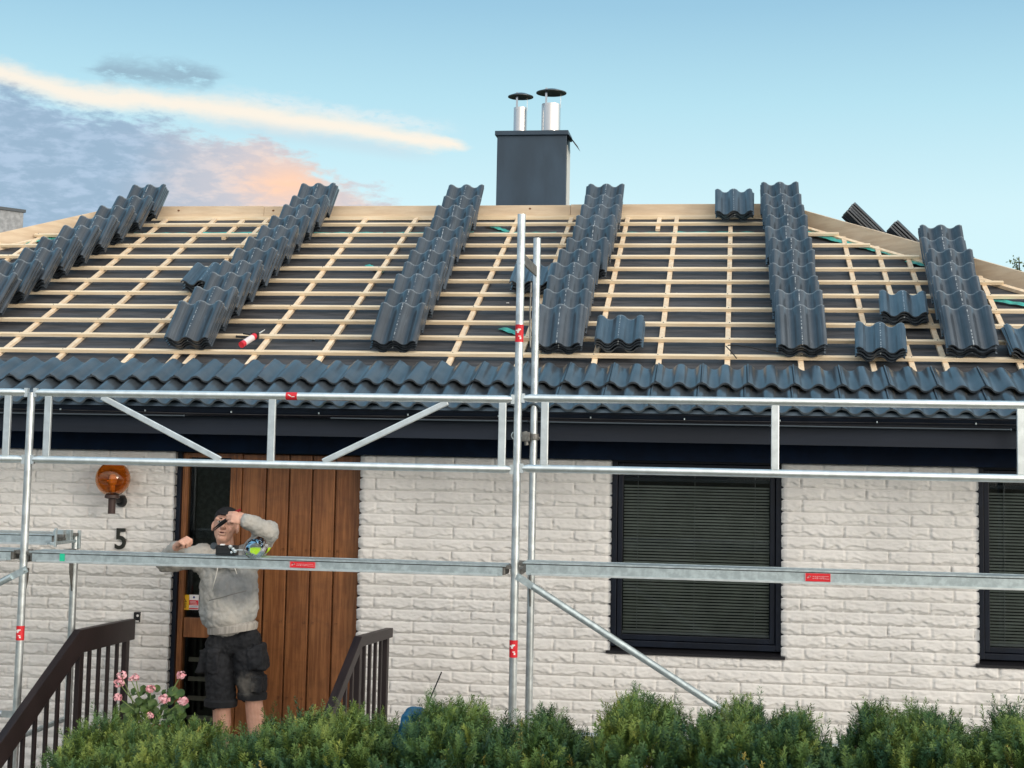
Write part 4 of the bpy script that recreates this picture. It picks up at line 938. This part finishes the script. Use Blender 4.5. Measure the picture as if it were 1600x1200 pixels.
# hands
def hand(w_, fwd, up, knu, curl, side):
    """w_ wrist, fwd direction of the knuckles, up back-of-hand normal, side = thumb side vector"""
    fwd = fwd.normalized(); up = (up - fwd * up.dot(fwd)).normalized(); sv = fwd.cross(up) * side
    pc = w_ + fwd * .050; R = Matrix((sv, fwd, up)).transposed(); bd.ball(pc, (.042, .050, .020), 18, 12, R); bd.cap(w_ - fwd * .02, w_ + fwd * .02, .029, .027)
    for i in range(4):
        off = (.0325 - .0215 * i); L = (.040, .046, .043, .034)[i]; r = (.0096, .0099, .0095, .0086)[i]
        k0 = w_ + fwd * (.090 - .004 * abs(i - 1)) + sv * off + up * .004; c0 = curl[i]
        d1_ = (fwd * math.cos(c0) - up * math.sin(c0)).normalized(); k1 = k0 + d1_ * L
        d2_ = (fwd * math.cos(c0 + 1.45) - up * math.sin(c0 + 1.45)).normalized(); k2 = k1 + d2_ * L * .66
        d3_ = (fwd * math.cos(c0 + 2.5) - up * math.sin(c0 + 2.5)).normalized(); k3 = k2 + d3_ * L * .5
        bd.cap(k0 - fwd * .02, k0, r * 1.15, r * 1.1, 10); bd.cap(k0, k1, r * 1.08, r, 10); bd.cap(k1, k2, r, r * .92, 10); bd.cap(k2, k3, r * .92, r * .8, 10)
    t0 = w_ + fwd * .028 + sv * .034 - up * .006; t1 = w_ + fwd * .066 + sv * .050 - up * .026; t2 = w_ + fwd * .088 + sv * .026 - up * .042
    bd.cap(t0, t1, .0155, .0125, 10); bd.cap(t1, t2, .0125, .010, 10)
fl1 = Q(302, 846, -.30) - WRL
hand(WRL + Vector((0, -.02, .0)), Vector((.62, -.50, .46)), Vector((-.30, -.34, 1)), 0, [1.0, 1.05, 1.1, 1.15], -1)
fr1 = Q(351, 805, -.27) - WRR
hand(WRR, Vector((-.93, -.05, .20)), Vector((.12, -.85, .50)), 0, [.50, .58, .66, .80], 1)
b_o = bd.build('body', M['skin'], pr); remesh(b_o, .0040, sm=1)
# clothing
ho = MB()
ho.cap(Q(318, 880, .03), Q(393, 876, .03), .082, .082, 18, .95)
ho.cap(Q(341, 895, .03), Q(342, 955, .02), .125, .132, 20, .78); ho.cap(Q(373, 893, .03), Q(374, 950, .02), .125, .132, 20, .78); ho.cap(Q(352, 925, .0), Q(354, 960, -.01), .15, .155, 20, .82)
ho.cap(SHL, ELL, .080, .068, 16); ho.cap(ELL, WRL.lerp(ELL, .12), .066, .047, 16); ho.cap(SHR, ELR, .082, .074, 16); ho.cap(ELR, WRR.lerp(ELR, .05), .070, .048, 16)
ho.cap(Q(338, 876, -.045), Q(372, 874, -.045), .05, .05); ho.cap(Q(329, 872, -.01), Q(336, 862, .05), .050, .042); ho.cap(Q(386, 869, -.01), Q(378, 860, .05), .050, .042); ho.cap(Q(333, 868, .02), Q(343, 882, -.05), .045, .045); ho.cap(Q(380, 866, .02), Q(366, 884, -.05), .047, .045); ho.cap(Q(340, 872, .10), Q(378, 870, .10), .065, .065)
ho_o = ho.build('hoodie', None or mat('grey_sweatshirt', (.35, .37, .37), .92, col2=(.46, .45, .42), vscale=5, bump=.5, bscale=90), pr); remesh(ho_o, .0075, disp=.021, dsc=.095, sm=2)
ht = ho_o.active_material; E.nt = ht.node_tree; bs = ht.node_tree.nodes['Principled BSDF']; prev = bs.inputs['Base Color'].links[0].from_socket
t = ht.node_tree.nodes.new('ShaderNodeTexCoord'); s_ = ht.node_tree.nodes.new('ShaderNodeSeparateXYZ'); ht.node_tree.links.new(t.outputs['Object'], s_.inputs[0]); ox, oy, oz = E(s_.outputs[0]), E(s_.outputs[1]), E(s_.outputs[2])
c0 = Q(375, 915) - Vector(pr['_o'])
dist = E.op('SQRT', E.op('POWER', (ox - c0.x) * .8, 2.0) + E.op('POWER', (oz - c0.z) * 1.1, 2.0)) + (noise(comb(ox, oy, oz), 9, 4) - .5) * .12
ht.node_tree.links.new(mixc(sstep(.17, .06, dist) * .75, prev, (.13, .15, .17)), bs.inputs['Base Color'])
rb = MB()
def oval(cx, cy, cz, rx, ry, h, n=28, tiltv=0.0):
    vs = []; fs = []
    for (dz_, k_) in ((-h / 2, .97), (-h / 4, .99), (h / 4, 1.0), (h / 2, .90)):
        for k in range(n): t = 2 * math.pi * k / n; vs.append((cx + rx * k_ * math.cos(t), cy + ry * k_ * math.sin(t), cz + dz_ + tiltv * math.cos(t)))
    for a in range(3):
        for k in range(n): p0 = a * n + k; p1 = a * n + (k + 1) % n; fs.append((p0, p1, p1 + n, p0 + n))
    fs.append(tuple(range(n - 1, -1, -1))); fs.append(tuple(range(3 * n, 4 * n))); return vs, fs
hc_ = Q(362, 981, .03); rb.add(*oval(hc_.x + .01, hc_.y - .01, hc_.z + .005, .170, .142, .055, tiltv=.022)); rb.build('hoodie_hem', mat('ribbed_hem', (.38, .365, .34), .92, var=.2, vscale=60, stretch=(1, 1, .05), bump=.8, bscale=90), ho_o, smooth='auto')
pk = MB(); a_, b_, c_, d_ = Q(322, 950, -.165), Q(392, 944, -.165), Q(386, 972, -.155), Q(322, 976, -.155)
fp = MB(); fp.tube([Q(327, 938, -.145), Q(345, 934, -.155), Q(365, 928, -.155), Q(385, 923, -.14)], .0035, 6); fp.build('pocket_seam', mat('hoodie_seam', (.16, .16, .155), .95), ho_o)
dc = MB(); dc.tube([Q(341, 884, -.12), Q(336, 905, -.135), Q(331, 922, -.14)], .0035, 6); dc.tube([Q(366, 885, -.12), Q(370, 897, -.135)], .0035, 6); dc.build('drawstring', mat('pale_cord', (.62, .62, .58), .8), ho_o, smooth=True)
sh_ = MB(); shm = mat('black_work_shorts', (.010, .012, .016), .85, col2=(.024, .026, .031), vscale=7, bump=.6, bscale=70, lo=.45, hi=.75)
sh_.cap(Q(343, 1006, .03), Q(386, 1000, .03), .092, .092, 18, 1.1); 
for (h_, k_, r0, r1) in ((Q(342, 1026, .03), Q(345, 1088, .0), .102, .106), (Q(387, 1022, .03), Q(393, 1078, .03), .100, .096)):
    sh_.cap(h_, k_, r0, r1 * .93, 20, .95)
sh_.box(Q(319, 1032, .0), (.05, .11, .15), Matrix.Rotation(.12, 3, 'Y')); sh_.box(Q(409, 1026, .0), (.06, .11, .17), Matrix.Rotation(-.2, 3, 'Y')); sh_.box(Q(399, 1030, -.062), (.10, .04, .14), Matrix.Rotation(-.12, 3, 'Y')); sh_.box(Q(332, 1034, -.07), (.08, .03, .15), Matrix.Rotation(.05, 3, 'Y')); sh_.box(Q(404, 1068, -.02), (.07, .13, .10))
so_ = sh_.build('shorts', shm, pr); remesh(so_, .0075, disp=.022, dsc=.09, sm=2)
for (cx_, cy_, rr) in ((345, 1097, .112), (394, 1086, .100)):
    c__ = Q(cx_, cy_, .0 if cx_ < 360 else .03); h2 = MB(); h2.add(*oval(c__.x, c__.y, c__.z, rr, rr * .95, .05)); h2.build('shorts_hem', shm, so_, smooth='auto')
E.nt = shm.node_tree; nt_ = shm.node_tree; t_ = nt_.nodes.new('ShaderNodeTexCoord'); bs_s = nt_.nodes['Principled BSDF']; pv_ = bs_s.inputs['Base Color'].links[0].from_socket
s3 = nt_.nodes.new('ShaderNodeSeparateXYZ'); nt_.links.new(t_.outputs['Object'], s3.inputs[0]); ck_ = Q(389, 1068) - Vector(pr['_o'])
dk = E.op('SQRT', E.op('POWER', E(s3.outputs[0]) - ck_.x, 2.0) + E.op('POWER', E(s3.outputs[2]) - ck_.z, 2.0)); nk_ = noise(t_.outputs['Object'], 28, 5, .65)
nt_.links.new(mixc(sstep(.10, .02, dk + (nk_ - .5) * .10) * .55, pv_, (.20, .19, .17)), bs_s.inputs['Base Color'])
cpk = MB(); cpk.ball(HC + tl_ @ Vector((0, .036, .058)), (.087, .106, .078), 24, 14, tl_); cpk.ball(HC + tl_ @ Vector((0, -.062, .078)), (.062, .050, .012), 18, 8, tl_ @ Matrix.Rotation(math.radians(20), 3, 'X'))
cpo = cpk.build('cap', mat('black_cap', (.014, .016, .020), .8, bump=.4, bscale=80), pr); remesh(cpo, .006, sm=1)
ey = MB(); iris = MB()
for sx in (-1, 1): ey.ball(hp(sx * .031, -.080, .012), (.013, .008, .008), 14, 10, tl_); iris.ball(hp(sx * .031, -.0875, .013), (.0055, .002, .0055), 10, 8, tl_)
ey.build('eye', mat('eye_white', (.6, .57, .53), .3), pr, smooth=True); iris.build('iris', mat('iris_dark', (.03, .025, .02), .2), pr, smooth=True)
br = MB()
for sx in (-1, 1): br.cap(hp(sx * .018, -.0905, .034), hp(sx * .048, -.080, .036), .004, .003, 8)
br.build('eyebrow', mat('dark_hair', (.04, .028, .02), .8), pr, smooth=True)
mo = MB(); mo.ball(hp(0, -.0975, -.059), (.017, .005, .0055), 14, 8, tl_); mo.build('mouth', mat('mouth_dark', (.10, .02, .02), .5), pr, smooth=True)
shoe = MB()
for a_ in (AL, AR): shoe.cap(a_ + Vector((0, .03, -.04)), a_ + Vector((0, -.16, -.045)), .05, .046, 14); 
sm_ = shoe.build('shoes', M['black'], pr); remesh(sm_, .008)
# red-handled snips held at the face: a thing of its own
hc = Q(362, 806, -.30); tl = root('hand_snips', hc, 'red-handled snips with long dark jaws held in front of the face', 'hand tool')
q = MB(); q.tube([Q(376, 796, -.30), Q(369, 800, -.30), Q(359, 808, -.30)], [.008, .011, .007], 10); q.tube([Q(373, 803, -.28), Q(367, 807, -.30), Q(356, 811, -.30)], [.010, .013, .008], 10); q.build('handles', mat('red_rubber', (.26, .012, .015), .45), tl, smooth='auto')
q = MB(); q.tube([Q(358, 809, -.31), Q(346, 816, -.30), Q(333, 827, -.26)], [.008, .0085, .003], 8); q.tube([Q(358, 811, -.30), Q(346, 820, -.29), Q(334, 829, -.26)], [.007, .007, .003], 8); q.build('jaws', M['black'], tl, smooth='auto')

# ------------------------------------------------------------------ geranium
leafm = mat('geranium_leaf', (.030, .075, .022), .55, col2=(.10, .17, .04), vscale=14, rnd_amt=0); petm = mat('pink_petal', (.80, .36, .42), .6, col2=(.88, .58, .62), vscale=40)
GY = 9.35; pl = root('potted_geranium', (P(225, 1110, GY).x, GY, STOOP), 'pink-flowering potted geranium on the stoop beside the left railing', 'potted plant')
pc = Vector(pl['_o']); q = MB(); q.lathe((pc.x, GY, STOOP), [(.001, .0), (.15, .0), (.20, .36), (.215, .36), (.215, .40), (.19, .40), (.18, .34), (.001, .34)], 28); q.build('pot', mat('terracotta', (.40, .16, .08), .8, var=.2), pl, smooth='auto')
flowers = [(190, 1055, 8), (186, 1067, 8.5), (212, 1058, 6.5), (204, 1061, 4), (235, 1076, 8), (184, 1089, 7.5), (257, 1092, 9), (286, 1095, 8), (283, 1055, 7.5), (234, 1118, 6.5)]
stem = MB(); lv = MB(); r5 = random.Random(3); basep = Vector((pc.x, GY, STOOP + .36))
def leafdisc(c, r, nrm):
    nrm = nrm.normalized(); t = nrm.cross(Vector((0, 0, 1)) if abs(nrm.z) < .9 else Vector((1, 0, 0))).normalized(); b = nrm.cross(t); n = 14; vs = [c - nrm * r * .12]
    for k in range(n):
        a = 2 * math.pi * k / n + .22; rr = r * (1 + .12 * math.cos(7 * a) - .25 * (k == 0)); vs.append(c + (t * math.cos(a) + b * math.sin(a)) * rr + nrm * r * .18 * math.cos(3 * a))
    lv.add(vs, [(0, 1 + k, 1 + (k + 1) % n) for k in range(n)])
for (x_, y_, r_) in flowers:
    c = P(x_, y_, GY - .16 + r5.uniform(-.03, .03)); rr = r_ / 256
    fh = MB()
    for k in range(46):
        dv_ = Vector((r5.gauss(0, 1), r5.gauss(0, 1), r5.gauss(0, 1))).normalized(); pc_ = c + Vector((dv_.x * rr, dv_.y * rr, dv_.z * rr * .82)) * r5.uniform(.65, 1.0)
        t1 = dv_.cross(Vector((r5.gauss(0, 1), r5.gauss(0, 1), r5.gauss(0, 1)))).normalized(); t2 = dv_.cross(t1); s1 = rr * .42
        fh.add([pc_ - dv_ * s1 * .3, pc_ + t1 * s1, pc_ + (t1 + t2) * s1 * .8 + dv_ * s1 * .2, pc_ + t2 * s1, pc_ + (t2 - t1) * s1 * .6], [(0, 1, 2), (0, 2, 3), (0, 3, 4)])
    fh.build('flower_head', petm, pl)
    b0 = basep + Vector((r5.uniform(-.08, .08), r5.uniform(-.05, .05), 0)); stem.tube([b0, b0.lerp(c, .5) + Vector((r5.uniform(-.03, .03), 0, .03)), c], [.006, .004, .003], 6)
for (x0, x1, y0, y1, n) in ((195, 250, 1075, 1140, 62), (255, 290, 1078, 1140, 34), (180, 290, 1100, 1180, 80)):
    for k in range(n):
        c = P(r5.uniform(x0, x1), r5.uniform(y0, y1), GY + r5.uniform(-.12, .12)); leafdisc(c, r5.uniform(.016, .028), Vector((r5.gauss(0, .5), -1 + r5.gauss(0, .5), .7 + r5.gauss(0, .4))))
for (x_, y_) in ((203, 1112), (195, 1106), (226, 1106), (238, 1100), (230, 1112), (270, 1080), (280, 1084)): leafdisc(P(x_, y_, GY - .1), .034, Vector((r5.gauss(0, .3), -1, .8)))
stem.build('stems', mat('green_stem', (.16, .24, .08), .6), pl, smooth=True); lv.build('foliage', leafm, pl, smooth=True)

# ------------------------------------------------------------------ yew bushes
def yewmat():
    mt = bpy.data.materials.new('yew_needles'); mt.use_nodes = True; nt = mt.node_tree; E.nt = nt; b = nt.nodes['Principled BSDF']; b.inputs['Roughness'].default_value = .5
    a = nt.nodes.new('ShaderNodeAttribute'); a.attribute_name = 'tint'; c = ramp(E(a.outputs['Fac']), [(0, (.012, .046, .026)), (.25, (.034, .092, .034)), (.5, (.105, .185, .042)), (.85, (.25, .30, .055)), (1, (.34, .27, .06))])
    nt.links.new(c, b.inputs['Base Color']); b.inputs['Specular IOR Level'].default_value = .35; return mt
YM = yewmat(); YB = mat('yew_bark', (.045, .030, .02), .9)
def yew(x0, x1, topfn, Yc, seed, label, n=900):
    r = np.random.RandomState(seed); cx = (x0 + x1) / 2; hw = (x1 - x0) / 2
    r_ = root('yew_bush', (cx, Yc, GZ), label, 'bush', 'yew bushes of the front hedge')
    co = []; tint = []; stems = MB()
    base = Vector((cx, Yc, GZ))
    for b in range(7): 
        X = cx + r.uniform(-.8, .8) * hw; stems.tube([base + Vector((r.uniform(-.08, .08), r.uniform(-.08, .08), 0)), Vector((X * .5 + cx * .5, Yc + r.uniform(-.1, .1), GZ * .55 + topfn(X) * .45)), Vector((X, Yc + r.uniform(-.2, .2), topfn(X) - .12))], [.022, .014, .005], 7)
    stems.build('trunk', YB, r_)
    def shoot(p0, out, L, tb, k0=.0042, ln0=.023):
        side = out.cross(Vector((0, 1, .1))).normalized(); up2 = side.cross(out); ph = r.rand() * 6; nn = max(4, int(L / k0))
        bend = Vector((r.normal(0, .08), r.normal(0, .08), .22)); A = []
        for k in range(nn):
            t = (k + .5) / nn; c = p0 + (out + bend * t * t).normalized() * (L * t)
            for sg_ in (1, -1):
                a = ph + sg_ * 1.57 + r.normal(0, .7); rad = side * math.cos(a) + up2 * math.sin(a)
                ln = (ln0 + .006 * r.rand()) * (1 - .5 * max(0, t - .7) / .3); dn = (rad * .9 + out * .5).normalized(); wv = dn.cross(out).normalized() * .0021
                e_ = c + dn * ln; m_ = c + dn * ln * .55
                co.append((c.x, c.y, c.z)); co.append((m_.x + wv.x, m_.y + wv.y, m_.z + wv.z)); co.append((e_.x, e_.y, e_.z)); co.append((m_.x - wv.x, m_.y - wv.y, m_.z - wv.z))
                tint.extend([min(1, max(0, tb + .10 * (t - .4)))] * 4)
    n = int(n * 1.25)
    for i in range(n):
        X = x0 + (x1 - x0) * r.rand(); u = (X - cx) / hw; clump = vnoise(np.array([X * 9 + seed]), np.array([seed * 1.3]))[0]; tz = topfn(X) - .03 - .11 * abs(u) ** 4 - .05 * clump
        dep = math.sqrt(max(0, 1 - u * u * .7)) * .33; yy = r.uniform(-1, 1) * dep
        low = r.rand() ** 1.3 * .75
        if r.rand() < .36: low = r.uniform(0, .10)
        z = tz - low - .08 * (yy / .33) ** 2 - .02
        if low > .10: yy = -dep * r.uniform(.55, 1.15) if r.rand() < .8 else yy
        lead = r.rand() < (.45 if low < .16 else .28)
        out = Vector((u * .30 + r.normal(0, .24), (yy / .33) * .40 + r.normal(0, .24), 1.0)).normalized()
        if lead: out = Vector((r.normal(0, .14), r.normal(0, .14), 1)).normalized()
        L = r.uniform(.13, .23) if lead else r.uniform(.10, .19); p0 = Vector((X, Yc + yy, z - L * .6))
        cl2 = vnoise(np.array([X * 7.0 + seed]), np.array([z * 7.0]))[0]
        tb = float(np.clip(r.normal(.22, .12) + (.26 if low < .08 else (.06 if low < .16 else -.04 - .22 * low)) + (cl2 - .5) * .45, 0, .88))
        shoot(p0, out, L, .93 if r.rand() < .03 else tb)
        for b in range(2):
            t = r.uniform(.15, .7); so2 = (out * 1.1 + Vector((r.normal(0, .6), r.normal(0, .6), r.normal(.1, .25)))).normalized(); shoot(p0 + out * L * t, so2, L * r.uniform(.4, .65), tb - .04)
    co = np.array(co); q = np.arange(len(co)).reshape(-1, 4)
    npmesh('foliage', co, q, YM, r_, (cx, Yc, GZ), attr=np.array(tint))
def tops(pts):
    """pts: (px x, px y) of the clipped top line"""
    def f(Y):
        w = [P(a, b, Y) for a, b in pts]; xs = [q.x for q in w]; zs = [q.z for q in w]
        return xs, zs
    return f
HY = 6.9
bushes = [
    ([(92, 1150), (130, 1122), (200, 1128), (265, 1125)], 'leftmost yew bush, at the foot of the dark stair railing', HY + .15, 900),
    ([(235, 1135), (275, 1122), (310, 1128), (338, 1150)], 'small yew bush under the pink geranium, left of the bare leg', HY + .1, 560),
    ([(318, 1165), (350, 1160), (400, 1128), (450, 1112)], 'low yew bush in front of the bare legs of the person', HY + .0, 600),
    ([(425, 1120), (470, 1108), (530, 1104), (590, 1112), (630, 1122)], 'broad yew bush in front of the wooden door', HY + .05, 1000),
    ([(642, 1122), (665, 1100), (700, 1092), (735, 1100), (765, 1118)], 'yew bush just right of the blue plastic sack', HY, 760),
    ([(745, 1130), (790, 1116), (840, 1112), (880, 1112), (915, 1130)], 'yew bush at the foot of the tall middle poles', HY + .05, 900),
    ([(918, 1150), (955, 1100), (985, 1078), (1020, 1090), (1075, 1125)], 'yew bush with an upright spike below the left window corner', HY, 900),
    ([(1080, 1135), (1105, 1098), (1160, 1095), (1230, 1098), (1300, 1128)], 'broad yew bush where the grey slanting tube ends', HY - .05, 1150),
    ([(1312, 1125), (1350, 1106), (1420, 1106), (1480, 1108), (1528, 1130)], 'yew bush below the gap between the windows', HY, 1100),
    ([(1530, 1120), (1560, 1104), (1620, 1100), (1700, 1108)], 'rightmost yew bush, cut by the picture edge', HY, 800)]
for i, (pts, label, Yc, n) in enumerate(bushes):
    w_ = [P(a, b, Yc) for a, b in pts]; xs = [q.x for q in w_]; zs = [q.z for q in w_]; ph = i * 1.7
    fn = lambda X, xs=xs, zs=zs, ph=ph: float(np.interp(X, xs, zs)) + .026 * math.sin(X * 31 + ph) + .022 * math.sin(X * 71 + ph * 2)
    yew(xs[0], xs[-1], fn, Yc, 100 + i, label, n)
# thin leading shoots between the bushes and the black cane
q = MB(); a = P(690, 1050, 8.3); b = P(672, 1092, 8.3); d = (b - a); q.tube([a, a + d * 11], .004, 6)
tag(q.build('garden_cane', M['black'], origin=a + d * 11), 'thin black cane leaning above the hedge left of the middle poles', 'cane')
# blue sack behind the hedge gap
bs_ = MB(); YS = 7.05
bs_.cap(P(632, 1172, YS), P(640, 1120, YS), .055, .035); bs_.cap(P(642, 1112, YS), P(658, 1112, YS), .026, .024); bs_.cap(P(630, 1165, YS), P(630, 1260, YS), .06, .10)
bo = bs_.build('plastic_sack', mat('blue_plastic', (.012, .10, .20), .4, var=.3, vscale=12, bump=.9, bscale=18), origin=(P(640, 1200, YS).x, YS, P(640, 1260, YS).z)); remesh(bo, .008, disp=.02, dsc=.05, sm=2)
tag(bo, 'crumpled blue plastic sack poking out of the hedge below the right railing', 'sack')

# ------------------------------------------------------------------ beyond the house
nb = root('neighbour_house', (-16, 34, GZ), 'distant neighbouring house hidden behind the left hip but for its metal-clad chimney', 'house')
q = MB(); q.span(-24, -10, 30, 38, GZ, .6); q.build('wall', M['paintw'], nb)
q = MB(); q.add([(-24.4, 29.6, .55), (-9.6, 29.6, .55), (-12, 34, 3.6), (-22, 34, 3.6), (-24.4, 38.4, .55), (-9.6, 38.4, .55)], [(0, 1, 2, 3), (5, 4, 3, 2), (1, 5, 2), (4, 0, 3)]); q.build('roof', M['tile'], nb)
A = P(5, 325, 34); B = P(36, 346, 34); q = MB(); R = Matrix.Rotation(math.radians(-38), 3, 'Z')
cx_, cz_ = (P(3, 340, 34).x), P(20, 326, 34).z; q.box((cx_ - .02, 34.2, cz_ - 1.0), (.62, .62, 1.9), R); ck = q.build('chimney', mat('grey_cladding', (.28, .30, .32), .5, metal=.3, var=.2), nb)
q = MB(); q.box((cx_ - .02, 34.2, cz_ - .02), (.70, .70, .07), R); q.build('chimney_cap', M['capm'], ck)
tr = root('tree', (P(1592, 395, 40).x, 40, GZ), 'thin-leaved tree top showing over the right hip board', 'tree')
tb = Vector(tr['_o']); tt = P(1592, 392, 40); q = MB(); q.tube([tb, tb + Vector((.1, 0, 3)), Vector((tt.x, 40, tt.z - .15))], [.22, .14, .01], 10); r6 = np.random.RandomState(5); tips = []
for k in range(20):
    z0 = r6.uniform(2.0, tt.z - tb.z - .35); a = r6.rand() * 6.28; L = (tt.z - tb.z - z0) * r6.uniform(.35, .6) + .25; s0 = tb + Vector((.08, 0, z0)); s0.x = tb.x + (tt.x - tb.x) * z0 / (tt.z - tb.z)
    e_ = s0 + Vector((math.cos(a) * L * .7, math.sin(a) * L * .7, L * .75)); q.tube([s0, s0.lerp(e_, .5) + Vector((0, 0, .06)), e_], [.03, .018, .004], 5)
    for j in range(12): tips.append(s0.lerp(e_, r6.uniform(.3, 1.0)) + Vector(r6.normal(0, .05, 3)))
q.build('trunk', YB, tr); co = []
for t_ in tips:
    for j in range(5):
        c = np.array(t_) + r6.normal(0, .05, 3); a1 = r6.normal(0, 1, 3); a1 /= np.linalg.norm(a1); a2 = np.cross(a1, r6.normal(0, 1, 3)); a2 /= np.linalg.norm(a2); s1 = r6.uniform(.025, .045)
        co += [c - a1 * s1, c + a2 * s1 * .7, c + a1 * s1, c - a2 * s1 * .7]
co = np.array(co); npmesh('crown', co, np.arange(len(co)).reshape(-1, 4), mat('tree_leaf', (.06, .10, .035), .6, col2=(.11, .15, .05), vscale=3), tr, tuple(tb))
for o in bpy.data.objects:
    if '_o' in o: del o['_o']
